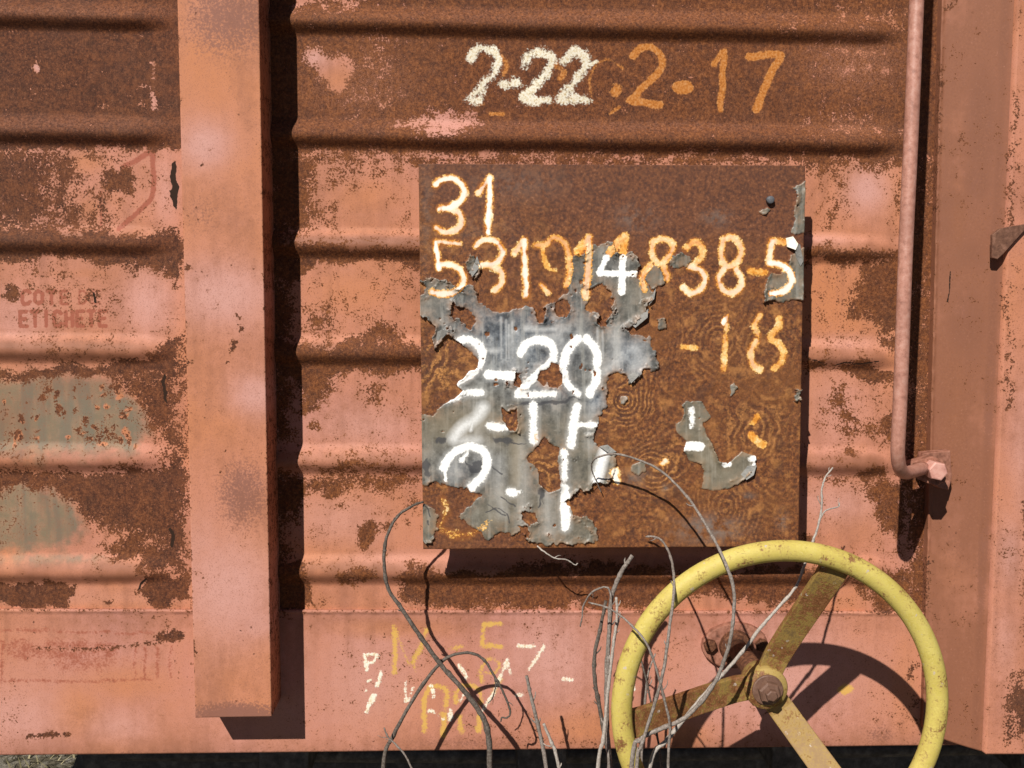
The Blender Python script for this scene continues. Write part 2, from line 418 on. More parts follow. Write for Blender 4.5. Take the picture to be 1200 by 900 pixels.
M_WALL = mat_wall(); M_PLATE = mat_plate()
M_RIM = mat_yellow('yellow_rim_paint', .19, 0.0)
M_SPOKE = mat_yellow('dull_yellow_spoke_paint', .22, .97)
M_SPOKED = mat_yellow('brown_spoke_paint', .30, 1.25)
M_HUB = mat_yellow('dirty_hub_paint', .28, .7)
M_RUST = mat_generic('rusty_iron', (.035, .014, .009), (.11, .042, .02), (.27, .12, .06))
M_NUT = mat_generic('rusty_nut', (.10, .05, .032), (.17, .09, .06), (.24, .14, .10), 120, .55, .00012, .4)
M_ROD = mat_generic('worn_rod_paint', (.27, .12, .085), (.46, .215, .155), (.56, .32, .25), 130, .42, .0004, .6)
M_LUG = mat_generic('lug_paint', (.085, .035, .022), (.30, .125, .08), (.46, .22, .155), 110)
M_LUGD = mat_generic('brown_tab_paint', (.07, .03, .02), (.16, .075, .045), (.30, .15, .10), 130)
M_BOLT = mat_generic('bolt_paint', (.42, .19, .15), (.58, .29, .23), (.64, .37, .30), 110, .5, .0003, .5)
M_DARK = mat_generic('grimy_underframe', (.04, .034, .03), (.10, .085, .075), (.22, .19, .16), 60, .7)
M_STUD = mat_generic('grey_stud', (.06, .06, .065), (.12, .12, .13), (.2, .2, .2), 200, .5)
M_TWIG = mat_generic('weathered_bark', (.10, .078, .062), (.24, .20, .17), (.42, .37, .33), 330, .85, .0012)
M_TWIGD = mat_generic('dark_bark', (.045, .034, .026), (.115, .092, .074), (.24, .205, .175), 330, .85, .0012)
M_TWIGP = mat_generic('pale_bare_wood', (.20, .165, .14), (.40, .35, .30), (.56, .51, .46), 330, .8, .0010)

# ------------------------------------------------------------------ the wagon
wagon = empty('rail_wagon', W(600, 884, 0), 'rusting pink ribbed steel freight wagon side with number plate and yellow handwheel', 'rail wagon')

XE = -960                                        # left end of the wagon
RIBS = [(31, .018), (163, .013), (290, .011), (415, .008), (541, .004), (670, .002)]
def rib_y(x, b, s): return b+s*(np.clip(x, -200, 1300)-650)
def rib_h(X, Y):
    H = np.zeros(X.shape)
    tp = np.maximum(1-sstep(150, 214, X), sstep(240, 285, X)*(1-sstep(1012, 1066, X)))
    wob = fbm(X, Y, 90, 2, 77)*2.5
    for (b, s) in RIBS+[(31-128*k, .018) for k in range(1, 5)]:
        yc = rib_y(X, b, s)+wob
        t = Y-yc
        hw = np.where(t < 0, 22.0, 17.5)*(.75+.25*tp)
        a = np.clip(np.abs(t)/hw, 0, 1)
        amp = 10.8 if b < 200 else 9.4
        H += amp*tp*np.cos(a*math.pi/2)**1.7
    return H+fbm(X, Y, 160, 2, 5)*2.2

def ax(*seg):
    out = []
    for a, b, st in seg: out.append(np.arange(a, b, st))
    return np.concatenate(out)
xs = ax((XE, -40, 30), (-40, 1130, 1.6), (1130, 1800, 40)); ys = ax((-640, -20, 6), (-20, 722, 1.6))
X, Y = np.meshgrid(xs, ys)
Hh = rib_h(X, Y)
f = Fields(X, Y)
R = 'rust'
# --- base state of the bays: upper bays rusted through, lower ones mostly paint
f.get(R)[:] = 1-sstep(172, 192, Y-.01*(X-600)+fbm(X, Y, 40, 3, 39)*24); f.get(R)[:] *= .92
f.get('orange')[:] = .58+fbm(X, Y, 120, 3, 31)*1.3
big = fbm(X, Y, 60, 4, 41); big2 = fbm(X, Y, 22, 4, 43)
# loose speckle of rust where paint is thin
a = f.get(R); a[:] = np.maximum(a, np.clip(.16+big*.5, 0, .34)*(Y > 180))
# ---- left panel
f.poly(R, [(-60, 170), (62, 176), (75, 200), (58, 225), (70, 272), (-60, 275)], 14, .85)
f.poly(R, [(60, 176), (130, 172), (100, 190), (75, 210), (65, 240), (72, 275), (110, 275), (90, 240), (120, 225)], 14, .62)
f.blob(R, 72, 225, 16, 46, 12, .78); f.blob(R, 120, 244, 14, 24, 10, .7); f.blob(R, 118, 186, 30, 6, 10, .7); f.blob(R, 138, 212, 22, 17, 7, .95); f.blob(R, 86, 240, 16, 26, 10, .66); f.blob(R, 110, 258, 14, 18, 10, .55)
f.poly(R, [(-60, 268), (120, 270), (160, 278), (212, 268), (212, 340), (200, 330), (180, 318), (140, 312), (90, 306), (40, 306), (-60, 310)], 6)
f.blob(R, 10, 342, 12, 9, 4, .95); f.blob(R, 112, 352, 9, 14, 5, .75); f.blob(R, 78, 340, 7, 14, 6, .62); f.blob(R, 118, 370, 10, 10, 6, .62)
f.poly(R, [(212, 386), (195, 405), (175, 417), (140, 421), (125, 428), (0, 432), (-60, 430), (-60, 441), (160, 441), (215, 445)], 4, .95)
f.poly(R, [(150, 430), (222, 430), (222, 680), (190, 672), (180, 600), (196, 548), (186, 520), (168, 470)], 16, .78)
f.poly(R, [(125, 440), (215, 436), (216, 535), (195, 530), (185, 505), (165, 500), (160, 475), (140, 458)], 12, .88)
f.blob(R, 120, 512, 22, 12, 12, .6); f.blob(R, 200, 512, 12, 16, 5, .0)
f.poly(R, [(-60, 549), (140, 551), (205, 545), (218, 555), (216, 640), (208, 662), (185, 672), (160, 668), (168, 645), (130, 655), (122, 640), (150, 625), (105, 610), (95, 592), (60, 575), (-60, 572)], 8, .95)
f.blob(R, 175, 635, 22, 9, 6, .55, 1, True)
f.poly(R, [(-60, 680), (45, 684), (60, 680), (88, 682), (88, 700), (75, 712), (-60, 713)], 2.5)
f.poly(R, [(162, 690), (170, 678), (190, 674), (220, 678), (220, 695), (205, 705), (185, 713), (172, 702)], 3)
f.blob(R, 133, 705, 5, 3, 2, .9)
for x0, y0, rx, ry in ((30, 118, 8, 3), (125, 128, 12, 5), (45, 105, 4, 3)): f.blob(R, x0, y0, rx, ry, 6, .55, 1, True)
f.poly(R, [(178, 73), (184, 73), (184, 95), (178, 94)], 1.5, .85, .2, True); f.poly(R, [(160, 98), (184, 97), (184, 103), (160, 103)], 2, .75, .2, True)
f.poly(R, [(177, 103), (183, 103), (183, 128), (177, 128)], 2, .8, .2, True); f.blob(R, 166, 122, 6, 9, 4, .6, 1, True)
f.blob(R, 42, 78, 3.5, 7, 1.5, .95, .4, True); f.get('pale'); f.blob('pale', 42, 78, 4, 7, 2, 1)
f.blob('pale', 180, 105, 10, 30, 6, .6)
f.line('stencil', [(190, 165), (165, 185), (145, 195)], 8, 3, .8); f.line('stencil', [(178, 170), (180, 225), (165, 245), (140, 268)], 7, 2.5, .85)
f.line('stencil', [(118, 225), (118, 265)], 6, 3, .7)
f.poly('black', [(205, 192), (211, 190), (211, 248), (206, 240), (203, 222)], 1.5)
f.poly('black', [(195, 440), (198, 442), (199, 464), (195, 466), (194, 452)], 1.2); f.line('black', [(199, 620), (203, 628), (201, 640)], 4, 1.2)
f.line('black', [(110, 344), (112, 355)], 3, 1.2); f.line('black', [(163, 690), (165, 684), (172, 678)], 2.5, 1)
f.soft('pale', 175, 355, 30, 42, .9); f.soft('pale', 20, 375, 40, 30, .5); f.soft('pale', 195, 225, 14, 40, .6); f.soft('pale', 60, 700, 150, 12, .3)
f.soft('orange', 100, 190, 40, 20, .9); f.soft('orange', 105, 245, 20, 25, .9); f.soft('orange', 110, 320, 90, 12, .7)
f.poly('green', [(-200, 446), (60, 444), (120, 450), (150, 470), (165, 505), (150, 522), (60, 526), (-200, 524)], 26, .95)
f.poly('green', [(-200, 572), (50, 574), (90, 590), (98, 625), (70, 642), (-200, 640)], 20, .8)
f.soft('green', 60, 655, 110, 10, .4)
for i in range(130):
    x0 = random.uniform(-40, 165); y0 = random.uniform(450, 522); q = random.random()
    f.blob(R, x0, y0, 1+2.2*q*q, 1+2.5*q*q, 2, .7+.3*q)
    if q > .6: f.blob('orange', x0+1, y0-1, 5, 5, 3, 1.2); f.blob('green', x0, y0-1, 4.5, 4, 3, .9, 1, True)
# stencil words on the left panel, block capitals
GL = {'C': [[(1, .15), (.75, 0), (.25, 0), (0, .2), (0, .8), (.25, 1), (.75, 1), (1, .85)]], 'O': [[(.5, 0), (0, .2), (0, .8), (.5, 1), (1, .8), (1, .2), (.5, 0)]],
      'T': [[(0, 0), (1, 0)], [(.5, 0), (.5, 1)]], 'E': [[(1, 0), (0, 0), (0, 1), (1, 1)], [(0, .5), (.8, .5)]], 'D': [[(0, 0), (.6, 0), (1, .3), (1, .7), (.6, 1), (0, 1), (0, 0)]],
      'I': [[(.5, 0), (.5, 1)]], 'H': [[(0, 0), (0, 1)], [(1, 0), (1, 1)], [(0, .5), (1, .5)]]}
def word(txt, x, y, wd, h, gap, st, sl=0.0, k='stencil', lw=4.6):
    for ch in txt:
        if ch == ' ': x += wd*.8; continue
        for pl in GL[ch]:
            f.line(k, [(x+u*wd, y+v*h+sl*(x-20)) for u, v in pl], lw, 1.7, st, .08, False)
        x += wd+gap
word('COT', 26, 341, 9, 15, 6, 1.0); word('E', 71, 341, 8, 15, 5, .75); word('DE', 93, 341, 9, 15, 6, .62)
word('ETICHETE', 24, 365, 7.6, 17, 5.6, 1.0)
# ---- main panel, upper two bays
f.poly(R, [(357, 74), (362, 58), (372, 60), (380, 65), (398, 63), (410, 78), (408, 104), (396, 112), (384, 98), (370, 88), (360, 84)], 7, 1, .8, True)
f.soft('pale', 368, 68, 16, 12, .9); f.soft('orange', 395, 95, 30, 25, .9)
f.poly(R, [(466, 156), (476, 141), (500, 133), (540, 129), (566, 136), (556, 150), (540, 157), (490, 158)], 9, .85, 1, True); f.soft('pale', 510, 148, 60, 14, .5)
f.poly(R, [(345, -10), (430, -6), (420, 8), (346, 12)], 8, .8, 1, True)
for x0, y0, rx, ry, st in ((1000, 60, 50, 12, .56), (1010, 85, 45, 14, .52), (1045, 28, 20, 10, .7), (1000, 20, 40, 12, .5), (980, 140, 50, 14, .5), (1010, 155, 50, 5, .6), (440, 70, 30, 30, .5), (430, 112, 40, 25, .5), (960, 30, 60, 5, .52)):
    f.blob(R, x0, y0, rx, ry, 14, st, 1, True)
f.soft('mist', 1000, 75, 60, 35, .75); f.soft('mist', 420, 100, 80, 40, .45); f.soft('mist', 1000, 150, 60, 12, .5)
f.soft('mist', 700, 20, 400, 10, .35); f.soft('mist', 700, 148, 400, 9, .35); f.soft('mist', 80, 15, 200, 9, .35); f.soft('mist', 80, 145, 150, 9, .35)  # paler strips on the upper rib faces: dust plus light and gloss painted in
# ---- main panel, bays beside the plate
f.poly(R, [(310, 180), (1100, 180), (1066, 203), (1040, 192), (1010, 198), (992, 190), (945, 202), (940, 196), (500, 196), (430, 190), (395, 186), (372, 192), (366, 215), (372, 250), (352, 272), (352, 275), (310, 275)], 12, .95)
f.blob(R, 420, 205, 60, 14, 14, .60); f.blob(R, 380, 245, 25, 20, 14, .50)
f.poly(R, [(966, 196), (990, 196), (992, 230), (984, 268), (965, 272), (968, 235)], 12, .62)
f.poly(R, [(310, 290), (395, 289), (440, 293), (500, 290), (500, 312), (440, 307), (400, 312), (355, 309), (350, 325), (310, 325)], 4, .98)
f.poly(R, [(940, 292), (980, 288), (1030, 292), (1066, 290), (1066, 312), (1030, 306), (940, 308)], 5, .9)
f.poly(R, [(312, 318), (345, 322), (352, 400), (312, 400)], 14, .75)
f.blob(R, 372, 372, 22, 18, 12, .68); f.blob(R, 372, 335, 14, 8, 10, .55); f.poly(R, [(425, 398), (440, 380), (455, 378), (470, 390), (470, 402), (430, 404)], 5, .95)
f.blob(R, 400, 360, 40, 30, 20, .36)
f.poly(R, [(310, 396), (395, 402), (420, 396), (500, 402), (500, 438), (430, 436), (392, 446), (388, 460), (375, 470), (362, 486), (352, 484), (350, 445), (310, 445)], 6, .92)
f.soft('must', 372, 455, 30, 35, .9); f.soft('must', 360, 225, 20, 50, .9); f.soft('must', 420, 290, 70, 12, .3)
f.poly(R, [(1006, 308), (1066, 296), (1066, 385), (1040, 386), (1020, 378), (992, 374), (990, 362), (1000, 350), (1004, 330)], 7, .92)
f.blob(R, 980, 330, 12, 16, 10, .5)
f.poly(R, [(940, 420), (962, 421), (966, 430), (940, 436)], 2.5); f.poly(R, [(972, 436), (1000, 428), (1020, 426), (1040, 434), (1064, 434), (1064, 443), (1025, 452), (1000, 444)], 4, .95)
f.blob(R, 1052, 396, 22, 12, 6, .8)
f.poly(R, [(975, 455), (990, 452), (996, 470), (1006, 500), (1000, 510), (985, 492), (978, 480)], 8, .78); f.blob(R, 1010, 500, 34, 18, 14, .56); f.poly(R, [(1040, 478), (1064, 470), (1064, 540), (1042, 525), (1030, 510)], 9, .8)
f.blob(R, 998, 524, 8, 8, 3, .85); f.blob(R, 965, 490, 10, 18, 8, .48)
f.blob(R, 440, 462, 14, 16, 9, .66); f.blob(R, 468, 478, 10, 10, 8, .5); f.blob(R, 374, 497, 6, 5, 3, .8)
f.poly(R, [(376, 540), (400, 535), (420, 536), (450, 540), (492, 536), (492, 552), (440, 552), (380, 553)], 7, .72)
f.poly(R, [(310, 556), (494, 556), (494, 566), (460, 574), (430, 570), (395, 580), (360, 578), (352, 610), (310, 612)], 8, .92)
f.soft('must', 420, 566, 80, 10, .7)
f.blob(R, 452, 595, 14, 12, 12, .5); f.blob(R, 484, 588, 12, 16, 8, .62); f.blob(R, 400, 590, 30, 10, 12, .48)
f.poly(R, [(418, 620), (430, 612), (446, 614), (450, 630), (440, 642), (426, 646), (418, 636)], 4, .95); f.blob(R, 455, 616, 6, 8, 4, .8); f.blob(R, 479, 614, 3, 4, 2, .8)
f.poly(R, [(400, 668), (420, 662), (440, 666), (444, 674), (432, 680), (412, 682), (400, 676)], 3.5, .95)
f.poly(R, [(354, 655), (362, 660), (366, 690), (370, 706), (360, 711), (310, 711), (310, 655)], 4, .95)
f.poly(R, [(462, 668), (490, 663), (510, 666), (560, 662), (760, 660), (800, 668), (930, 664), (960, 672), (975, 690), (962, 702), (930, 700), (905, 710), (870, 705), (840, 700), (800, 700), (760, 712), (700, 711), (620, 712), (540, 712), (490, 711), (470, 705), (468, 684)], 4.5, .97)
f.poly(R, [(1000, 668), (1066, 664), (1066, 716), (1030, 717), (1022, 706), (1000, 690), (985, 680)], 6, .8)
f.poly(R, [(945, 556), (1010, 562), (1066, 558), (1066, 630), (1030, 630), (1026, 590), (1010, 572), (950, 562)], 7, .75)
f.poly(R, [(1000, 548), (1035, 544), (1040, 554), (1015, 562), (1000, 556)], 3, .9); f.poly(R, [(940, 628), (952, 626), (952, 640), (940, 642)], 3, .9)
f.poly(R, [(1056, 0), (1130, 0), (1130, 720), (1056, 720)], 8, .72)
f.poly(R, [(200, 380), (345, 380), (345, 470), (200, 470)], 16, .6); f.poly(R, [(300, 0), (350, 0), (345, 520), (300, 520)], 12, .75)
f.poly(R, [(300, 535), (350, 540), (350, 720), (300, 720)], 10, .55)
f.soft('pale', 1015, 222, 28, 30, 1.0); f.soft('orange', 985, 210, 60, 60, .9); f.soft('pale', 430, 500, 60, 25, .6); f.soft('pale', 400, 610, 60, 30, .5)
f.soft('orange', 430, 230, 80, 40, .85); f.soft('orange', 420, 340, 90, 45, .95); f.soft('pale', 400, 425, 60, 0.1, 0)
f.soft('pale', 980, 480, 40, 60, .35); f.soft('pale', 980, 590, 50, 25, .7); f.soft('orange', 960, 340, 40, 40, .7)
f.soft('pale', 960, 282, 60, 8, .6); f.soft('pale', 440, 282, 60, 6, .6); f.soft('pale', 990, 402, 50, 10, .5); f.soft('pale', 440, 655, 70, 10, .4)
f.soft('mauve', 430, 282, 90, 9, .55); f.soft('mauve', 990, 405, 50, 9, .5); f.soft('mauve', 430, 530, 80, 12, .45); f.soft('mauve', 990, 530, 50, 9, .5); f.soft('mauve', 90, 400, 130, 8, .5); f.soft('mauve', 90, 530, 130, 9, .4)
for pl in ([(943, 420), (955, 422), (965, 428)], [(978, 428), (990, 425), (1005, 427), (1028, 423)]): f.line('black', pl, 1.6, .9, 1)
# chalked date above the plate
def wl(pts, wd=9.5, st=.95, k='white'): f.line(k, pts, wd*.95, 4.2 if k == 'white' else 3.2, st, .2)
wl([(551, 69), (556, 59), (569, 57), (582, 66), (582, 80), (572, 93), (560, 106), (550, 116), (563, 116)])
wl([(588, 98), (607, 97)], 11)
wl([(615, 74), (623, 63), (637, 60), (647, 72), (638, 88), (625, 102), (615, 116), (642, 116)], 10, .92)
wl([(662, 74), (668, 63), (681, 61), (687, 73), (680, 88), (666, 106), (658, 118), (687, 117)], 10)
f.line('white', [(693, 75), (699, 72)], 4, 1.2, 1)
f.soft('ochre', 565, 122, 12, 6, .5); f.soft('ochre', 630, 120, 12, 6, .4)
wl([(742, 66), (750, 57), (763, 55), (775, 67), (773, 82), (760, 97), (746, 111), (738, 118), (755, 120), (773, 123)], 9, .95, 'ochre')
f.blob('ochre', 799, 102, 14, 8, 2.5, 1, .3)
wl([(838, 74), (848, 61), (847, 92), (844, 128)], 8.5, .93, 'ochre'); wl([(878, 66), (897, 65), (915, 66), (901, 90), (886, 128)], 9.5, .95, 'ochre')
wl([(588, 66), (594, 78), (590, 88)], 9, .62, 'ochre'); wl([(652, 76), (662, 84), (656, 92)], 11, .6, 'ochre')
wl([(693, 112), (692, 90), (700, 74), (714, 70), (730, 80)], 7, .55, 'ochre'); f.blob('ochre', 722, 105, 8, 10, 3, .66, .5); f.line('ochre', [(575, 133), (590, 134)], 6, 2, .62); f.line('ochre', [(715, 134), (727, 126)], 6, 2, .6)
f.get('must')[:] = np.maximum(f.get('must'), np.where(X > 300, .72, .16)+fbm(X, Y, 80, 3, 47)*.7)
f.get('wash')[:] = np.clip(.14+fbm(X, Y, 70, 4, 45)*.9, 0, .6)*(1-.8*np.clip(f.get('pale'), 0, 1)); f.get('wash')[:] += .55*sstep(2.5, 8, Hh)*(Y > 240)*(1+fbm(X, Y, 40, 2, 48)*1.2)
def runs(src, Y, X, keep, st):
    acc = np.zeros(src.shape[1]); out = np.zeros(src.shape)
    col = np.clip(fbm(X[0], X[0]*0+3.0, 7, 3, 101)*2.4+.25, 0, 1)
    for r in range(src.shape[0]):
        dy = Y[r, 0]-Y[max(r-1, 0), 0]
        acc = np.maximum(sstep(.4, .8, src[r])*col, acc*keep**dy); out[r] = acc
    return out*st
f.get('wash')[:] = np.maximum(f.get('wash'), runs(f.get('rust'), Y, X, .972, .62)*(1-.6*np.clip(f.get('pale'), 0, 1)))
P0 = W(X, Y, 0); P0[..., 1] -= Hh*U
def chans(f):
    g = lambda k: np.clip(f.f[k], 0, 1.2) if k in f.f else None
    return {'A': [g('rust'), g('orange'), g('mauve'), g('green')], 'B': [g('white'), g('yellow'), g('stencil'), g('black')], 'D': [g('ochre'), g('must'), g('pale'), g('mist')], 'E': [g('wash'), None, None, None]}
grid_obj('side_panel', P0, M_WALL, wagon, chans(f))['label'] = 'ribbed steel side sheet, pink paint flaking to brown rust'

# ---- sill sheet below the ribs
def bot(x): return 883.5-.0105*np.clip(x, -1500, 1800)
xs = ax((XE, -40, 30), (-40, 1240, 1.8), (1240, 1800, 40)); v = np.linspace(0, 1, 96)
X, V_ = np.meshgrid(xs, v); ytop = 712.5+.003*X
Y = ytop+(bot(X)-ytop)*V_
f = Fields(X, Y)
f.get('orange')[:] = .34+fbm(X, Y, 150, 3, 61)*1.0
f.get('rust')[:] = np.clip(.08+fbm(X, Y, 70, 4, 63)*.5, 0, .30)
a = f.get('rust'); a[:] = np.maximum(a, (.36+.3*fbm(X, Y, 50, 2, 65))*np.exp(-((Y-ytop-1)/3.0)**2))
f.get('mauve')[:] = .5*np.exp(-((Y-bot(X))/9)**2)
f.soft('pale', 650, 770, 60, 60, .9); f.soft('pale', 430, 800, 60, 60, .6); f.soft('pale', 900, 790, 110, 60, .8); f.soft('pale', 20, 840, 60, 40, .7); f.soft('pale', 320, 790, 60, 60, .5); f.soft('pale', 140, 850, 40, 20, .6)
f.soft('orange', 90, 830, 40, 45, 1.0); f.soft('orange', 150, 800, 90, 30, .8); f.soft('orange', 690, 850, 90, 30, 1.1); f.soft('orange', 800, 860, 40, 25, 1.1); f.soft('orange', 1060, 800, 30, 90, .9); f.soft('orange', 450, 735, 90, 14, .9)
f.soft('mauve', 560, 870, 160, 14, .55); f.soft('mauve', 1030, 860, 30, 20, .6)
for seg in ([(-40, 738), (15, 738)], [(22, 738), (65, 738)], [(68, 740), (130, 740)], [(135, 741), (180, 741)], [(-10, 752), (5, 752), (5, 800)], [(8, 756), (30, 748)], [(0, 797), (60, 797)], [(66, 796), (128, 796)], [(134, 796), (180, 796)]):
    f.line('stencil', seg, 7, 4, .60, .3, False)
f.line('stencil', [(20, 760), (130, 762)], 30, 8, .52, .6, False)
for x0 in (160, 172, 186, 200): f.line('stencil', [(x0, 758), (x0, 792)], 7, 4, .60, .3, False)
f.soft('stencil', 100, 775, 90, 22, .52)
f.poly('rust', [(186, 742), (200, 735), (214, 738), (216, 750), (200, 760), (186, 756)], 4, .8); f.line('rust', [(40, 757), (90, 760), (130, 758), (170, 753), (186, 752)], 4, 4, .66)
f.line('rust', [(34, 861), (48, 862), (58, 860), (80, 859)], 5, 3, .9)
f.line('rust', [(240, 708), (330, 720)], 8, 5, .5)
f.blob('rust', 1072, 785, 6, 10, 4, .7); f.blob('rust', 1072, 815, 5, 14, 4, .6)
f.line('rust', [(860, 712), (1100, 716)], 6, 4, .7); f.blob('rust', 640, 868, 25, 4, 6, .5); f.blob('rust', 632, 866, 5, 3, 3, .7)
yl = lambda pts, wd=6, st=.82: f.line('yellow', pts, wd, 2.4, st, .15)
yl([(462, 733), (463, 760), (462, 786)]); yl([(464, 735), (470, 756), (479, 777)], 4, .62); yl([(500, 737), (493, 757), (484, 775)], 6, .75); yl([(484, 770), (487, 786)], 5, .6)
yl([(586, 729), (567, 730)]); yl([(567, 730), (566, 756)]); yl([(566, 756), (588, 757)]); yl([(529, 759), (542, 757)], 5, .7)
yl([(497, 840), (497, 818), (504, 805), (516, 804), (523, 810), (523, 828)], 6.5, .8); yl([(534, 822), (536, 808), (548, 803), (561, 806), (563, 822)], 6, .78)
yl([(499, 838), (498, 856)], 6, .78); yl([(521, 836), (521, 861)], 8, .75); yl([(538, 838), (541, 857)], 7, .75); yl([(561, 836), (561, 856)], 7, .78)
yl([(565, 797), (563, 784), (572, 772), (584, 776), (580, 786), (567, 788)], 5, .66); yl([(577, 810), (585, 795)], 9, .55)
f.blob('yellow', 990, 808, 9, 7, 3, .9, .4)
wl2 = lambda pts, wd=4, st=.95: f.line('white', pts, wd, 1.5, st, .1)
wl2([(428, 766), (430, 784)]); wl2([(428, 767), (441, 766), (438, 775), (431, 776)], 3.6); wl2([(447, 786), (445, 795), (443, 803)]); f.blob('white', 435, 797, 2, 2, 1.2); f.blob('white', 430, 807, 2, 2, 1.2)
wl2([(437, 814), (433, 823), (429, 833)]); wl2([(442, 811), (437, 821)], 2, .7)
wl2([(608, 756), (626, 757)], 4); wl2([(637, 757), (629, 770), (620, 783)], 3.5); wl2([(626, 757), (629, 766)], 2, .7); wl2([(660, 795), (671, 796)], 4.5); wl2([(605, 814), (611, 814)], 4)
wl2([(594, 772), (586, 792), (577, 812), (564, 833)], 4, .8); wl2([(594, 773), (598, 789)], 3, .9); wl2([(538, 779), (547, 793)], 4, .9); wl2([(475, 798), (477, 821), (484, 805)], 2.6, .8); wl2([(505, 803), (508, 815)], 4, .8)
wl2([(503, 832), (508, 833)], 5, .9); wl2([(528, 831), (528, 842)], 5, .9); wl2([(510, 835), (520, 842)], 2, .7); wl2([(540, 820), (545, 812)], 3, .7)
wl2([(741, 798), (743, 808)], 3, .9)
f.get('wash')[:] = np.clip(.10+fbm(X, Y, 80, 4, 67)*.8, 0, .5)*(1-.9*np.clip(f.get('pale'), 0, 1))+.35*np.exp(-((Y-bot(X))/14)**2)+.2*np.exp(-((Y-ytop-14)/12)**2)
f.get('wash')[:] = np.maximum(f.get('wash'), .55*np.clip(fbm(X, Y*.0+5, 9, 3, 103)*2.2+.1, 0, 1)*np.exp(-(Y-ytop)/45))
H = 3.0+fbm(X, Y, 200, 2, 9)*2.0+1.8*np.exp(-((Y-ytop-2)/2.2)**2)*(1+fbm(X, Y, 8, 2, 19)*1.4)
P0 = W(X, Y, 0); P0[..., 1] -= H*U
grid_obj('sill', P0, M_WALL, wagon, chans(f), skirt=[(0, 1.0*U, 0), (0, 9*U, 0)])['label'] = 'smooth pink sill strip with yellow and white chalk marks'

# ---- left post: welded box section standing off the wall
D1 = 60.0
us = np.linspace(0, 1, 62); ysq = ax((-600, -20, 20), (-20, 841, 2.0)); ysq = np.append(ysq, 841.0)
Uu, Yy = np.meshgrid(us, ysq)
xl = 208+.0249*Yy; xr = 303.3+.0178*Yy; X = xl+(xr-xl)*Uu; Y = Yy-1.5*Uu*np.clip(Yy/841, 0, 1)
f = Fields(X, Y)
f.get('rust')[:] = np.clip(.02+fbm(X, Y, 40, 4, 83)*.4, 0, .14)
f.get('orange')[:] = .8+fbm(X, Y, 80, 3, 81)*.7
f.get('mauve')
for x0, y0, rx, ry, st in ((240, 170, 28, 26, 1), (262, 345, 60, 36, 1), (300, 462, 30, 24, .95), (270, 690, 60, 62, .9), (235, 640, 30, 40, .5), (300, 730, 30, 20, .7)): f.soft('pale', x0, y0, rx, ry, st); f.get('orange')[:] *= 1-.8*st*np.exp(-((X-x0)/rx)**2-((Y-y0)/ry)**2)
for x0, y0, rx, ry, st in ((270, 20, 80, 70, .75), (240, 250, 40, 40, .5), (285, 580, 45, 60, .75), (275, 838, 80, 20, .95), (240, 560, 20, 30, .3)): f.soft('mauve', x0, y0, rx, ry, st)
for x0, y0, r in ((222, 315, 2.5), (282, 377, 1.8), (280, 389, 3), (273, 405, 3), (266, 424, 2), (225, 425, 2.5), (235, 192, 2.5), (230, 762, 5), (260, 528, 2), (262, 550, 1.6)): f.blob('rust', x0, y0, r, r*1.2, 1.5, 1)
a = f.get('rust'); a[:] = np.maximum(a, .52*np.exp(-(np.minimum(X-xl, xr-X)/1.6)**2)*(.6+fbm(X, Y, 14, 3, 3)))
f.get('wash')[:] = np.clip(.12+fbm(X, Y, 60, 4, 85)*.7, 0, .5)*(1-.9*np.clip(f.get('pale'), 0, 1))
P0 = W(X, Y, D1); P0[..., 1] -= fbm(X, Y, 120, 2, 6)*.8*U
o = grid_obj('side_post', P0, M_WALL, wagon, chans(f), skirt=[(0, 1.2*U, 0), (0, (D1-.5)*U, 0)])
o['label'] = 'tall pink and orange box post left of the plate'

# ---- right pillar: pressed hat section, flank and front flange
us = np.concatenate([np.linspace(0, .965, 60), [.97, 1.0, 1.02, 1.06], np.linspace(1.1, 2.9, 90)])
vs = np.concatenate([np.linspace(-.7, -.03, 20), np.linspace(0, 1, 460)])
Uu, Vv = np.meshgrid(us, vs)
yend = 847+21*np.sqrt(np.clip(Uu, 0, 1)); Y = np.where(Vv > 0, Vv*yend, Vv*860)
x1 = 1099-.026*Y; x2 = 1175-.0424*Y; X = x1+(x2-x1)*Uu
D = np.where(Uu < .966, 9+22*np.clip(Uu, 0, 1), np.where(Uu > .999, 37.0, 31.0)); D = D+1.4*np.exp(-((Uu-.015)/.03)**2)*(1+fbm(X, Y, 9, 2, 29)*2)
f = Fields(X, Y)
f.get('rust')[:] = np.clip(.10+fbm(X, Y, 40, 4, 93)*.55, 0, .36)
f.get('orange')[:] = np.where(Uu < .98, .55, .58)+fbm(X, Y, 90, 3, 95)*.6
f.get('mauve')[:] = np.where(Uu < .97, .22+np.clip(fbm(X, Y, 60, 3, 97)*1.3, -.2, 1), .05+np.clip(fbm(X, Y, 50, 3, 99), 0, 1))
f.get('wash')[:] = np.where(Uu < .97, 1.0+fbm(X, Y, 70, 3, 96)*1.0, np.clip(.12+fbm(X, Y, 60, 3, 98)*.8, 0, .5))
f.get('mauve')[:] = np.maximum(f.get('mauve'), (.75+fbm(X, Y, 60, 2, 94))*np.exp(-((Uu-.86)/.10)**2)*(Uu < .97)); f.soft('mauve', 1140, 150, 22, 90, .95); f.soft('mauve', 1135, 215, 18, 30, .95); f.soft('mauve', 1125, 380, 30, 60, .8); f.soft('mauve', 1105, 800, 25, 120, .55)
f.soft('orange', 1115, 250, 14, 60, 1.1); f.soft('orange', 1110, 470, 25, 120, .9)
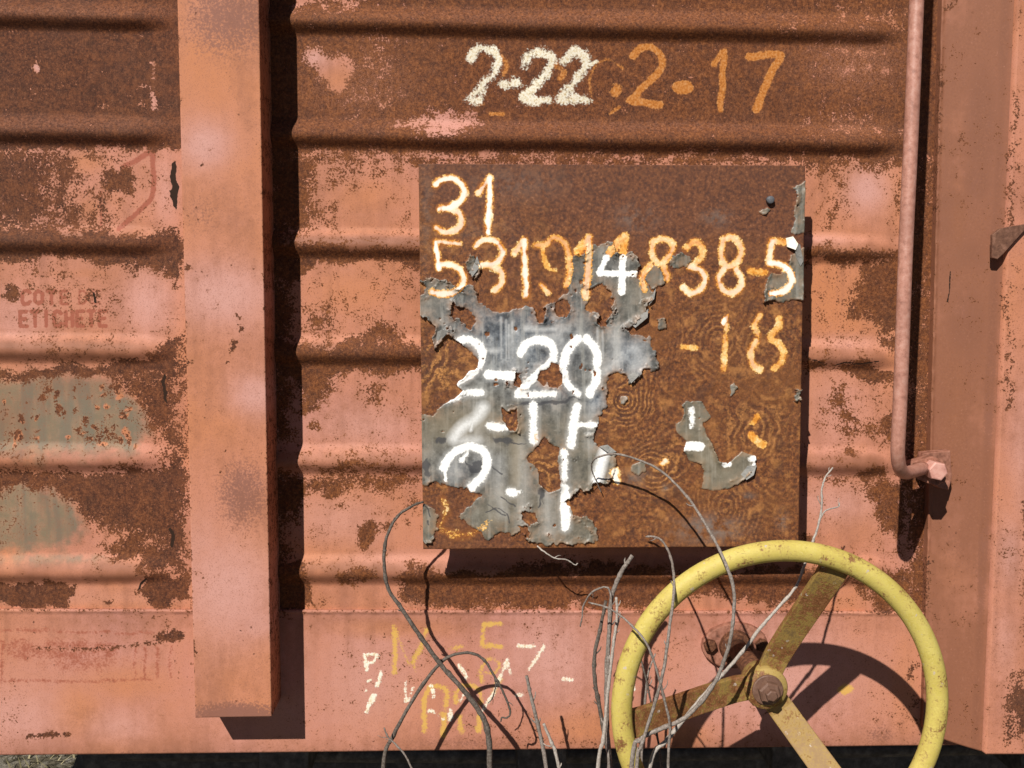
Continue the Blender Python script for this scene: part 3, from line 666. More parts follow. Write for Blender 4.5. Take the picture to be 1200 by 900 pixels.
f.line('rust', [(1099, 60), (1097, 130), (1094, 200), (1092, 250)], 4, 5, .66); f.line('rust', [(1091, 230), (1087, 300), (1082, 560)], 4, 6, .62); f.line('rust', [(1083, 650), (1078, 720), (1076, 820)], 8, 8, .62)
for pl, wd, st in (([(1172, 130), (1168, 280)], 5, .7), ([(1162, 330), (1160, 470)], 8, .62), ([(1196, 590), (1194, 720), (1192, 840)], 26, .72), ([(1200, 330), (1192, 400), (1196, 470)], 20, .52), ([(1172, 780), (1170, 850)], 20, .62), ([(1112, 0), (1108, 5)], 4, .8)):
    f.line('rust', pl, wd, 10, st, 1)
f.poly('rust', [(1160, 795), (1180, 785), (1200, 780), (1240, 790), (1240, 850), (1175, 850), (1165, 820)], 10, .85)
for kx in range(16):
    x0 = random.uniform(1092, 1160); y0 = random.uniform(-20, 620)
    f.line('mauve', [(x0, y0), (x0-4, y0+random.uniform(90, 240))], random.uniform(2, 7), 5, random.uniform(.35, .8), .15)
f.line('black', [(1107, 318), (1106, 340), (1104, 354)], 2.2, 1.2, .75); f.soft('mist', 1180, 700, 20, 100, .3)
f.soft('pale', 1180, 520, 16, 80, .6); f.soft('pale', 1165, 640, 14, 40, .7); f.soft('pale', 1160, 740, 14, 40, .5)
P0 = W(X, Y, 0); P0[..., 1] -= D*U
o = grid_obj('corner_pillar', P0, M_WALL, wagon, chans(f), skirt=[(0, 1.5*U, 0), (0, 34*U, 0)])
o['label'] = 'broad brown and pink pillar at the right edge with stepped flange'

# ---- number plate
DP = 60.0
n = 440
Uu, Vv = np.meshgrid(np.linspace(0, 1, n), np.linspace(0, 1, n))
c00, c10, c11, c01 = (490.5, 192), (943.5, 194), (935.5, 640), (496, 643.5)
X = (c00[0]*(1-Uu)+c10[0]*Uu)*(1-Vv)+(c01[0]*(1-Uu)+c11[0]*Uu)*Vv
Y = (c00[1]*(1-Uu)+c10[1]*Uu)*(1-Vv)+(c01[1]*(1-Uu)+c11[1]*Uu)*Vv
f = Fields(X, Y)
jx = fbm(X, Y, 13, 3, 51)*12+fbm(X, Y, 4, 2, 55)*5; jy = fbm(X, Y, 13, 3, 53)*12+fbm(X, Y, 4, 2, 56)*5
S = np.full(X.shape, 99.0)                       # signed distance to the remaining grey paint
def gray(pts, sub=False, wp=1.0):
    global S
    d = poly_sd(X+jx*wp, Y+jy*wp, pts)
    S = np.maximum(S, -d) if sub else np.minimum(S, d)
gray([(486, 352), (500, 338), (494, 326), (520, 330), (540, 338), (556, 332), (560, 352), (575, 358), (600, 360), (625, 362), (650, 354), (668, 345), (668, 304), (684, 300), (697, 284), (713, 284), (722, 296), (738, 296), (748, 302), (748, 318), (754, 330), (766, 345), (758, 360), (756, 370), (740, 382), (730, 386), (742, 391), (760, 393), (762, 406), (769, 412), (769, 430), (756, 434), (738, 449), (731, 440), (720, 437), (710, 448), (710, 476), (700, 490), (702, 498), (695, 512), (704, 524), (722, 530), (722, 552), (712, 568), (695, 566), (690, 574), (672, 580), (664, 590), (672, 606), (690, 606), (700, 622), (700, 634), (668, 638), (620, 634), (606, 626), (592, 622), (570, 630), (552, 618), (536, 606), (552, 592), (568, 580), (546, 571), (526, 567), (486, 568)])
gray([(486, 366), (500, 372), (512, 382), (511, 396), (526, 390), (535, 398), (550, 410), (561, 422), (556, 432), (535, 450), (542, 458), (534, 466), (520, 472), (512, 480), (506, 489), (486, 482)], True, .5)
gray([(514, 386), (524, 384), (522, 392), (514, 404), (510, 410), (508, 396)], False, .4)
gray([(528, 358), (548, 364), (557, 376), (552, 384), (540, 378), (530, 372)], True); gray([(572, 356), (618, 358), (612, 364), (590, 366)], True); gray([(622, 360), (640, 360), (636, 376), (628, 374)], True)
gray([(650, 352), (668, 356), (664, 372), (655, 370)], True); gray([(690, 338), (702, 334), (716, 340), (718, 362), (714, 382), (704, 384), (698, 366), (688, 360)], True)
gray([(630, 446), (636, 432), (648, 426), (658, 434), (660, 452), (650, 458), (640, 450)], True); gray([(602, 438), (612, 438), (611, 452), (603, 450)], True)
gray([(586, 477), (595, 481), (605, 478), (606, 504), (597, 503), (587, 493)], True, .5)
gray([(617, 535), (628, 523), (637, 512), (646, 520), (656, 524), (654, 540), (658, 558), (655, 572), (644, 577), (632, 566), (630, 550), (620, 542)], True, .4)
gray([(612, 600), (628, 596), (632, 614), (620, 618)], True); gray([(604, 614), (618, 618), (622, 632), (606, 628)], True)
gray([(494, 590), (506, 594), (515, 604), (512, 625), (505, 636), (494, 636)]); 
gray([(799, 473), (808, 468), (821, 470), (832, 488), (824, 496), (831, 514), (836, 527), (844, 540), (853, 543), (861, 536), (868, 528), (886, 535), (885, 548), (875, 558), (868, 566), (856, 572), (840, 575), (822, 571), (825, 556), (821, 545), (806, 538), (800, 528), (802, 516), (792, 506), (790, 497), (799, 491), (801, 482)], False, .5)
gray([(934, 228), (931, 222), (943, 210), (946, 212), (946, 272), (929, 272), (928, 260), (931, 242)], False, .6)
gray([(897, 330), (902, 320), (914, 322), (922, 310), (928, 298), (946, 290), (944, 350), (926, 350), (918, 354), (906, 350), (894, 354)], False, .6)
gray([(551, 296), (558, 300), (562, 316), (553, 325), (549, 312)]); gray([(760, 314), (772, 310), (781, 322), (778, 334), (764, 337), (757, 328)]); gray([(784, 304), (800, 300), (812, 306), (800, 313), (786, 312)])
gray([(854, 452), (860, 448), (863, 456), (856, 465)], False, .5); gray([(770, 375), (778, 372), (780, 384), (773, 387)], False, .5); gray([(728, 462), (737, 464), (732, 474), (726, 472)], False, .5)
gray([(741, 545), (757, 540), (757, 552), (748, 557), (738, 552)], False, .5); gray([(930, 458), (938, 460), (938, 470), (930, 470)])
gray([(888, 248), (900, 242), (904, 246), (894, 251)], False, .4); gray([(893, 600), (899, 600), (899, 604), (893, 604)], False, .4) if False else None
S = np.maximum(S, np.where(S > -9, 2.2-np.abs(S+5)+(fbm(X, Y, 7, 3, 58)*26-9.5), -99))
pit = np.clip(fbm(X, Y, 11, 3, 62)*22-6.5, -99, 4)*(fbm(X, Y, 50, 2, 64) > .0)
S = np.where(S < 0, np.maximum(S, np.where(pit > 0, pit, -99)), S)
G = np.clip(.5-S/2.4, 0, 1)
inside = np.clip(-S, 0, 99)
inner = np.exp(-inside/3.2)
curl = np.clip(.25+fbm(X, Y, 22, 3, 57)*2.6, 0, 1.0)
H = (S < 0)*(1.4+inner*curl*6.0)+fbm(X, Y, 110, 2, 7)*1.6
H = H+np.where(S >= 0, fbm(X, Y, 9, 3, 59)*1.1*sstep(195, 300, Y), fbm(X, Y, 16, 3, 71)*.7)
# lettering
def ol(pts, wd=8, pale=0.0, st=1.0):
    f.line('orange', pts, wd*1.08, 3.2, st, .16)
    if pale: f.line('pale', pts, wd+1, 3.0, pale, .3)
ol([(510, 217), (515, 211), (528, 209), (541, 215), (545, 227), (538, 238), (525, 244), (516, 245)], 8, .9); ol([(526, 244), (538, 250), (541, 262), (534, 270), (522, 273), (512, 267)], 8, .55)
ol([(561, 226), (573, 208)], 7.5, .6); ol([(573, 208), (574, 235), (572, 272)], 8, 1)
ol([(538, 285), (524, 285), (511, 284)], 7, .6); ol([(511, 284), (513, 300), (515, 314)], 8, 1); ol([(514, 309), (528, 310), (540, 318), (543, 330), (533, 342), (518, 345), (507, 342)], 8, .75)
ol([(558, 288), (564, 282), (580, 282), (589, 292), (586, 304), (576, 311), (564, 312)], 7.5, .7); ol([(574, 312), (587, 319), (588, 330), (580, 341)], 7.5, .45)
ol([(602, 297), (614, 281)], 7.5, .4); ol([(614, 281), (615, 310), (616, 347)], 7.5, .85)
ol([(627, 288), (638, 288), (647, 280), (658, 282), (666, 296), (667, 318), (664, 334)], 7, .15); ol([(636, 290), (637, 302), (641, 312)], 6, 0, .9); ol([(643, 315), (651, 318)], 4, 0, .8); ol([(634, 335), (643, 343)], 6, .3)
ol([(677, 296), (690, 278)], 8.5, 0); ol([(690, 278), (689, 310), (686, 346)], 9, .35)
ol([(732, 277), (722, 288), (714, 297)], 9, .1); f.line('white', [(711, 301), (706, 310), (702, 319)], 7, 2.4, 1, .1); f.line('white', [(702, 320), (744, 321)], 7, 2, 1, .1); f.line('white', [(730, 302), (729, 322), (728, 342)], 8, 2, 1, .1)
ol([(733, 280), (730, 300)], 8, 0)
ol([(766, 283), (778, 281), (789, 286), (786, 298), (773, 310), (765, 300), (765, 284)], 7, .25); ol([(761, 312), (753, 324), (755, 340)], 7, .2); ol([(776, 310), (782, 322), (781, 328)], 7, .2)
ol([(803, 291), (813, 283), (823, 291), (820, 304), (808, 314)], 7.5, .1); ol([(810, 314), (821, 317), (826, 328), (821, 339), (810, 343), (801, 337)], 7.5, .55)
ol([(848, 281), (860, 278), (870, 291), (864, 306), (852, 312), (845, 300), (848, 281)], 7.5, .3); ol([(848, 313), (841, 328), (849, 342), (862, 343), (869, 330), (862, 315)], 7.5, .5)
ol([(879, 317), (896, 319)], 7.5, 0); ol([(918, 283), (904, 281)], 7.5, .05); ol([(904, 281), (902, 296), (901, 309)], 7.5, .6); ol([(902, 309), (914, 311), (925, 319), (926, 332), (916, 342), (902, 344)], 8.5, .95)
f.line('white', [(921, 284), (927, 287)], 11, 2, 1, .1)
ol([(800, 406), (816, 407)], 5, 0, .95); f.poly('orange', [(845, 378), (849, 370), (855, 367), (855, 376), (849, 384)], 1.5, 1, .3); f.blob('pale', 850, 376, 6, 8, 3, .95)
ol([(852, 380), (852, 387)], 5, .2, .9); ol([(851, 394), (850, 412), (848, 433)], 6, .1, .95)
ol([(890, 369), (884, 381), (889, 393)], 6, .15); ol([(913, 374), (914, 384), (903, 397), (911, 402), (918, 412), (915, 424), (907, 432)], 7, .05); ol([(887, 400), (879, 413), (882, 427), (891, 433)], 7, .25)
f.poly('orange', [(877, 496), (884, 487), (890, 484), (891, 491), (884, 499)], 2, .95, .5); f.line('orange', [(880, 510), (886, 516), (894, 520)], 9, 2, .95, .2)
f.blob('orange', 779, 542, 6, 4, 3, .85); f.blob('pale', 779, 541, 3, 2, 2, .8)
def wt(pts, wd=9.5, st=1.0, sp=.8):
    f.line('white', pts, wd*.95, 2.8, st, .16); f.line('spray', pts, wd, 5.0, sp*.6, .1)
wt([(536, 401), (548, 397), (560, 404), (565, 418), (558, 433), (547, 441), (535, 450)]); wt([(516, 469), (532, 466), (548, 461), (564, 460)], 9)
wt([(573, 439), (600, 440)], 11); wt([(610, 413), (616, 403), (630, 398), (645, 404), (650, 418), (642, 429), (624, 444), (610, 459)], 10.5); wt([(607, 462), (650, 461)], 8.5)
wt([(676, 397), (665, 411), (661, 426)], 10.5); wt([(662, 433), (665, 448), (677, 462)], 8.5); wt([(687, 397), (698, 412), (699, 427)], 10.5); wt([(699, 436), (698, 448), (690, 462)], 10.5)
f.line('spray', [(566, 478), (558, 490), (542, 500), (532, 514)], 12, 5, .85, .1); f.line('spray', [(540, 516), (560, 516)], 10, 5, .6, .1); f.line('spray', [(552, 504), (554, 494)], 4, 2, .9, .1)
wt([(574, 500), (592, 501)], 10.5, .85, .5); wt([(625, 475), (625, 516)], 12, .78, .6); wt([(675, 477), (671, 500), (669, 520)], 9.5); wt([(676, 498), (702, 497)], 8, .8, .4)
wt([(521, 549), (527, 536), (540, 526), (554, 523), (567, 530), (571, 544), (564, 560), (553, 571)], 10.5); wt([(548, 531), (540, 539)], 6, .9, .3); f.line('white', [(522, 552), (523, 563)], 4, 1.5, .9)
wt([(598, 577), (603, 577)], 10); f.line('white', [(605, 577), (610, 576)], 6, 3, .75); wt([(661, 530), (662, 560)], 9, .82, .6); wt([(662, 572), (662, 617)], 11.5)
f.line('spray', [(708, 528), (700, 560)], 13, 3, .95, .1); f.line('white', [(708, 530), (700, 556)], 9, 4, .72)
f.line('white', [(810, 479), (810, 500)], 8, 2.6, .72, .1); f.line('white', [(796, 523), (820, 523)], 11, 2, .93, .1); f.line('white', [(848, 544), (854, 544)], 7, 1.5, .9); f.line('white', [(879, 537), (886, 537), (882, 547)], 7, 2, .8)
f.line('orange', [(720, 552), (724, 566)], 10, 3, .85, .5); f.line('pale', [(718, 550), (722, 566)], 14, 4, .9)
for kk in ('orange', 'pale'): f.line(kk, [(521, 590), (522, 604), (520, 614)], 7, 6, .62, .9); f.line(kk, [(524, 620), (540, 626), (556, 624), (570, 618)], 8, 6, .66, .9)
f.line('spray', [(617, 385), (652, 386)], 5, 3, .5); f.line('spray', [(575, 411), (586, 410)], 4, 3, .5); f.line('spray', [(700, 440), (725, 420)], 9, 6, .45, .3)
for xq, ya, yb, wq, sq in ((585, 540, 600, 7, .34), (610, 520, 610, 9, .26), (560, 480, 540, 8, .26), (640, 580, 620, 10, .26), (690, 480, 520, 8, .3), (655, 380, 420, 12, .3), (600, 400, 430, 14, .26), (720, 390, 420, 14, .34), (745, 410, 425, 16, .38), (530, 560, 545, 12, .3)): f.line('spray', [(xq, ya), (xq+2, yb)], wq, 9, sq, .3)
for k, xq in enumerate((587, 593, 600, 596, 700, 706)): f.line('spray', [(xq, 372+3*k), (xq+.5, 420)], 1.2, 1.5, .55, 0)
# tones on the grey
f.soft('blue', 610, 395, 110, 70, .95); f.soft('blue', 545, 545, 50, 40, .6); f.soft('blue', 640, 590, 40, 50, .5); f.soft('blue', 640, 460, 60, 24, .8); f.soft('blue', 738, 415, 36, 36, 1); f.soft('blue', 700, 470, 20, 18, 1); f.soft('blue', 720, 310, 40, 25, .4)
f.soft('warm', 540, 500, 60, 24, .6); f.soft('warm', 640, 600, 60, 40, .55); f.soft('warm', 820, 540, 60, 60, .5); f.soft('warm', 605, 540, 8, 60, .9)
for x0, y0, rx, ry in ((512, 516, 10, 5), (586, 516, 14, 5), (504, 548, 5, 14), (560, 547, 12, 10), (632, 578, 5, 8), (640, 470, 40, 4)): f.blob('dark', x0, y0, rx, ry, 4, .8)
for pl in ([(566, 602), (580, 597), (592, 602), (597, 610)], [(570, 592), (578, 600), (590, 604)], [(627, 596), (632, 582), (634, 590)], [(575, 543), (590, 558)], [(588, 584), (602, 594)], [(498, 590), (504, 606)], [(500, 610), (502, 616)], [(630, 470), (660, 470)], [(585, 517), (618, 520)], [(545, 540), (560, 553)]): f.line('dark', pl, 1.8, 1.2, .95, .5)
for k in range(14): f.line('dark', [(565+k*2.2+random.uniform(-1, 1), 510+random.uniform(-6, 20)), (566+k*2.2, 545+random.uniform(0, 30))], 1.2, 1.6, .62, .05)
f.blob('dark', 895, 601, 2.5, 2, 1, 1)
f.get('stain')[:] = np.clip(np.exp(-np.abs(S)/7.0)*.75+fbm(X, Y, 60, 3, 73)*.5, 0, 1)
f.soft('grime', 745, 255, 22, 14, .5); f.soft('grime', 840, 255, 16, 10, .5); f.soft('grime', 830, 620, 34, 14, .9); f.soft('grime', 917, 609, 6, 9, .9); f.soft('grime', 780, 572, 8, 4, .7); f.soft('grime', 876, 581, 8, 4, .6); f.soft('grime', 600, 215, 60, 20, .25); f.soft('grime', 745, 560, 16, 10, .5); f.soft('grime', 500, 250, 8, 60, .25); f.soft('grime', 560, 270, 40, 20, .15)
cent = [(733, 470, 1), (775, 548, 1.0), (885, 500, .9), (842, 400, 1.2), (895, 405, .8), (640, 560, .9), (500, 430, .55), (905, 235, 1.0), (700, 350, .9), (850, 600, 1.3), (590, 330, 1.2), (760, 400, 1.1), (830, 640, 1.2), (760, 620, 1.1), (920, 560, 1.0)]
ph = np.full(X.shape, 1e9)
for cx_, cy_, sc in cent: ph = np.minimum(ph, np.hypot((X-cx_)*1.05, (Y-cy_))/1.0*sc+12*(1-sc))
ph = np.where(S > 0, ph*.75+np.minimum(S, 30)*.5, ph)
f.f['phase'] = ph
flat = np.clip(1-sstep(235, 330, Y+.18*(720-X)+fbm(X, Y, 60, 3, 33)*60), 0, 1)
flat = np.maximum(flat, .8*np.clip(1-np.abs(X-600)/45, 0, 1)*(Y < 335)); flat = np.maximum(flat, .7*sstep(565, 600, Y)*(X < 600))
f.f['flat'] = np.clip(flat, .12, 1)
zn = np.full(X.shape, .06)
for zx, zy, zr, zs in ((733, 470, 40, 1.3), (775, 548, 42, 1.2), (885, 500, 40, 1.0), (842, 400, 50, .6), (895, 405, 40, .75), (640, 560, 40, 1.3), (515, 430, 40, 1.3), (905, 245, 36, .8), (765, 610, 30, .3), (860, 585, 50, .6), (700, 350, 24, .5), (600, 490, 20, 1.0)):
    zn = np.maximum(zn, zs*np.exp(-((X-zx)**2+(Y-zy)**2)/zr**2))
f.f['zone'] = zn
P0 = W(X, Y, DP); P0[..., 1] -= H*U
g = lambda k: np.clip(f.f[k], 0, 1) if k in f.f else None
plate = grid_obj('number_plate', P0, M_PLATE, wagon, {'A': [G, g('white'), g('orange'), f.f['phase']], 'B': [g('blue'), g('spray'), g('dark'), g('flat')], 'D': [g('warm'), g('pale'), g('grime'), g('stain')], 'E': [f.f['zone'], None, None, None]}, skirt=[(0, .8*U, 0), (0, 4.5*U, 0)])
plate['label'] = 'square rusty number plate with peeling grey paint and hand painted numbers'
bm = bmesh.new()                                # four stand-offs carrying the plate
for px, py in ((520, 225), (905, 225), (520, 610), (900, 610)):
    p = WV(px, py, 0); bmx = bmesh.new(); lathe(bmx, (p.x, -DP*U+.003, p.z), (0, 1, 0), [(0, .006), (DP*U, .006)], 12)
    bm_obj('standoff', bmx, M_RUST, plate)
bm.free()
p = WV(903.5, 234, DP+6); bm = bmesh.new(); lathe(bm, p, (0, 1, 0), [(0, 3.2*U), (.6*U, 4.2*U), (1.6*U, 4.4*U), (8*U, 4.4*U)], 14)
bm_obj('stud', bm, M_STUD, plate, True)
def flake(pts, d0, tilt, mat, nm='paint_flake'):
    """a curled chip of paint with its own thickness; tilt lifts the far points"""
    bm = bmesh.new(); fr = []; bk = []
    for (x, y), t in zip(pts, tilt):
        q = WV(x, y, d0); fr.append(bm.verts.new((q.x, q.y-t*.5*U, q.z))); bk.append(bm.verts.new((q.x, q.y-t*.5*U+.8*U, q.z)))
    bm.faces.new(fr); bm.faces.new(bk[::-1])
    for i in range(len(fr)):
        j = (i+1) % len(fr); bm.faces.new((fr[i], bk[i], bk[j], fr[j]))
    return bm_obj(nm, bm, mat, plate)
M_FLW = mat_generic('cream_flake', (.62, .56, .42), (.85, .80, .68), (.92, .88, .80), 200, .5)
M_FLG = mat_generic('grey_flake', (.15, .15, .14), (.24, .23, .21), (.33, .32, .29), 200, .5)
flake([(921, 279), (929, 277), (934, 286), (931, 293), (922, 289)], DP+2, [1, 2, 9, 9, 2], M_FLW)
flake([(930, 290), (936, 286), (941, 306), (938, 312), (933, 302)], DP+2, [7, 9, 2, 1, 1], M_FLG)
flake([(868, 556), (876, 546), (886, 545), (882, 556), (874, 562)], DP+1.5, [1, 1, 5, 9, 6], M_FLG)
flake([(735, 440), (744, 436), (748, 440), (739, 449)], DP+1.5, [1, 1, 7, 7], M_FLG)
flake([(740, 380), (752, 368), (759, 362), (758, 372), (744, 384)], DP+1.5, [2, 2, 9, 10, 6], M_FLG)
flake([(510, 390), (518, 386), (527, 388), (520, 393), (512, 405)], DP+1.5, [2, 7, 9, 5, 2], M_FLG)
flake([(559, 300), (563, 312), (553, 325), (551, 318), (556, 308)], DP+1.5, [2, 6, 7, 2, 2], M_FLG)
flake([(764, 345), (768, 338), (766, 350), (760, 358)], DP+1.5, [2, 6, 8, 3], M_FLG)
flake([(702, 523), (712, 521), (722, 529), (714, 531)], DP+1.5, [2, 2, 6, 6], M_FLG)

# ---- handrail with its bolted lug on the pillar
rail = empty('handrail', WV(1062, 300, 155), parent=None); setparent(rail, wagon); rail['label'] = 'thin upright pink handrail rod right of the plate'
bm = bmesh.new()
pth = smooth([WV(1092, -420, 155), WV(1075, -20, 155), WV(1068, 150, 155), WV(1061, 300, 155), WV(1056, 440, 155), WV(1053, 505, 155), WV(1052, 530, 152), WV(1054, 547, 142), WV(1060, 554, 124), WV(1071, 552, 94), WV(1082, 549, 66)], 6)
tube(bm, pth, [9.0*U*.80]*len(pth), 16)
bm_obj('rod', bm, M_ROD, rail, True)
def prism(bm, px_pts, d0, d1, bev=0):
    d0 *= 1.36; d1 *= 1.36
    a = [bm.verts.new(WV(x, y, d1)) for x, y in px_pts]
    b = [bm.verts.new((v.co.x, -d0*U, v.co.z)) for v in a]
    fs = [bm.faces.new(a)]
    n = len(a)
    for i in range(n): bm.faces.new((a[i], a[(i+1) % n], b[(i+1) % n], b[i]))
    bm.faces.new(b[::-1])
    if bev: bmesh.ops.bevel(bm, geom=list(fs[0].edges), offset=bev*U, segments=2, affect='EDGES', profile=.5)
bm = bmesh.new(); prism(bm, [(1064, 546), (1070, 541), (1082, 538), (1094, 535), (1106, 540), (1112, 552), (1108, 565), (1098, 570), (1086, 566), (1076, 560), (1066, 557)], 36, 46, 1.5)
bm_obj('lug', bm, M_LUG, rail)
bm = bmesh.new(); prism(bm, [(1082, 531), (1114, 528), (1116, 560), (1112, 574), (1100, 572), (1078, 548)], 16, 26, 1.2)
bm_obj('backing_plate', bm, M_LUG, rail)
bm = bmesh.new(); c = W(1100, 552.5, 56); prism(bm, [(1100+11.5*math.cos(math.radians(60*k+12)), 552.5+11.5*math.sin(math.radians(60*k+12))) for k in range(6)], 45, 58, 1.6)
bm_obj('bolt', bm, M_BOLT, rail)
bm = bmesh.new(); prism(bm, [(1066, 562), (1082, 566), (1108, 572), (1112, 588), (1104, 600), (1092, 612), (1080, 600), (1078, 584)], 9, 22, 1)
# bent tab on the pillar flange, right edge
bm.free()
tab = bmesh.new(); prism(tab, [(1163, 275), (1172, 268), (1186, 265), (1206, 262), (1203, 268), (1190, 281), (1176, 297), (1169, 304), (1163, 302)], 28, 31.5, .8); bm_obj('bent_tab', tab, M_LUGD, wagon)

# ---- handwheel
DH = 140.0
AX = W(897, 805, DH)                            # hub centre
def ring_px(cx, cy, d): return W(cx, cy, d)
DR = 194.0
rc = Vector((AX[0], -DR*U, AX[2]))
RR = 193.5*(F-DR)/F*U                            # mean rim radius, metres
tr = 12.6*(F-DR)/F*U
hw = empty('handwheel', Vector(AX)); setparent(hw, wagon); hw['label'] = 'worn yellow three spoke brake handwheel'
bm = bmesh.new(); nS, nT = 120, 20; rings = []
for i in range(nS):
    a = 2*math.pi*i/nS; e = Vector((math.cos(a), 0, math.sin(a)))
    rings.append([bm.verts.new(rc+e*(RR+tr*1.02*math.cos(2*math.pi*j/nT))+Vector((0, tr*.95*math.sin(2*math.pi*j/nT), 0))) for j in range(nT)])
for i in range(nS):
    for j in range(nT):
        bm.faces.new((rings[i][j], rings[(i+1) % nS][j], rings[(i+1) % nS][(j+1) % nT], rings[i][(j+1) % nT]))
bm_obj('rim', bm, M_RIM, hw, True)
def spoke(ang, mat):
    e = Vector((math.cos(ang), 0, math.sin(ang))); s_ = Vector((-math.sin(ang), 0, math.cos(ang)))
    h0 = Vector(AX)+Vector((0, 6*U, 0)); bm = bmesh.new()
    prof = [(18*U, 0, 13.5), (32*U, -1*U, 14.0), (70*U, -16*U, 14.2), (RR-22*U, -(DR-DH)*U*.9, 14.6), (RR-1*U, -(DR-DH)*U-1*U, 15.2)]
    rings = []
    for r, y, wd in prof:
        q = h0+e*r+Vector((0, y, 0)); t = 4.0*U
        rings.append([bm.verts.new(q+s_*sx*wd*U+Vector((0, sy*t, 0))) for sx, sy in ((-1, -1), (1, -1), (1, 1), (-1, 1))])
    for a, b in zip(rings[:-1], rings[1:]):
        for k in range(4): bm.faces.new((a[k], a[(k+1) % 4], b[(k+1) % 4], b[k]))
    bm.faces.new(rings[0][::-1]); bm.faces.new(rings[-1])
    bmesh.ops.bevel(bm, geom=[ed for ed in bm.edges if abs((ed.verts[0].co-ed.verts[1].co).normalized().dot(e)) > .8], offset=1.2*U, segments=2, affect='EDGES', profile=.5)
    bm_obj('spoke', bm, mat, hw)
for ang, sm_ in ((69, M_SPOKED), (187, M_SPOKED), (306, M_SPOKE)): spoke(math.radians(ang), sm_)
hub = None
bm = bmesh.new(); lathe(bm, Vector(AX)+Vector((0, 26*U, 0)), (0, -1, 0), [(0, 19*U), (1.5*U, 21*U), (20*U, 23*U), (30*U, 23*U), (33*U, 21.5*U), (33.4*U, 10*U)], 36)
hub = bm_obj('hub', bm, M_HUB, hw); 
for pl in hub.data.polygons: pl.use_smooth = len(pl.vertices) == 4
bm = bmesh.new(); lathe(bm, Vector(AX)+Vector((0, -7.2*U, 0)), (0, -1, 0), [(0, 16.5*U), (2.5*U, 16.5*U), (3*U, 15.5*U)], 24)
bm_obj('washer', bm, M_NUT, hw)
bm = bmesh.new(); lathe(bm, Vector(AX)+Vector((0, -10*U, 0)), (0, -1, 0), [(0, 12*U), (8*U, 12*U), (10*U, 10*U), (10.1*U, 6.5*U), (16*U, 6.2*U), (17*U, 5*U)], 6)
bm_obj('nut', bm, M_NUT, hw)
bm = bmesh.new(); lathe(bm, (AX[0], 0, AX[2]), (0, -1, 0), [(2*U, 12*U), (DH*U-20*U, 12*U)], 20)
bm_obj('shaft', bm, M_RUST, hw, True)
# flange where the shaft enters the sill
fl = []
for k in range(24):
    a = 2*math.pi*k/24; fl.append((AX[0]+math.cos(a)*(40 if abs(math.cos(a)) > .5 else 33)*U, AX[2]+math.sin(a)*28*U))
bm = bmesh.new(); fr = [bm.verts.new((x, -12*U, z)) for x, z in fl]; bk = [bm.verts.new((x, -3*U, z)) for x, z in fl]
ff = bm.faces.new(fr); bm.faces.new(bk[::-1])
for i in range(24): bm.faces.new((fr[i], bk[i], bk[(i+1) % 24], fr[(i+1) % 24]))
bmesh.ops.bevel(bm, geom=list(ff.edges), offset=2*U, segments=2, affect='EDGES', profile=.5)
flg = bm_obj('bearing_flange', bm, M_LUG, wagon)
bm = bmesh.new(); lathe(bm, (AX[0], 0, AX[2]), (0, -1, 0), [(10*U, 20*U), (20*U, 19*U), (22*U, 17*U), (22*U, 13*U)], 28); bm_obj('collar', bm, M_RUST, flg)
for sx in (-1, 1):
    bm = bmesh.new(); lathe(bm, (AX[0]+sx*31*U, 0, AX[2]+2*U), (0, -1, 0), [(11*U, 8*U), (18*U, 8*U), (20*U, 6*U)], 6); bm_obj('bolt', bm, M_RUST, flg)

# ---- underframe and running gear in the shade below the sill
ZB = float(W(600, 880, 0)[2]); XL = float(W(XE, 880, 0)[0]); XR = float(W(1790, 880, 0)[0])
GZ = ZB-.72
def ubox(name, lo, hi, bev=.004):
    bm = bmesh.new(); box(bm, lo, hi, bev); return bm_obj(name, bm, M_DARK, wagon)
ubox('floor_slab', (-1.66, .02, ZB+.03), (XR, 2.5, ZB+.08))  # unseen floor, added to darken the space below; left end lets sun reach grass
XW = float(W(150, 890, -350)[0])
ubox('frame_beam', (XW-.03, .30, ZB-.28), (XR, .38, ZB+.03))
for k in range(5): ubox('cross_member', (XW+.32+.42*k, .12, ZB-.10-.02*(k % 2)), (XW+.40+.42*k, .30, ZB+.03))
bm = bmesh.new(); tube(bm, [(XW+.04, .24, ZB-.10), (XW+.8, .235, ZB-.115), (XR, .24, ZB-.11)], [.016]*3, 12); bm_obj('brake_pipe', bm, M_DARK, wagon, True)
bm = bmesh.new(); lathe(bm, (XW+.285, .48, GZ+.40), (0, -1, 0), [(-.06, .10), (-.06, .36), (-.04, .40), (.05, .40), (.07, .37), (.05, .33), (.02, .30), (.02, .12), (.09, .11), (.09, .02)], 64)
bm_obj('running_wheel', bm, M_DARK, wagon, True)

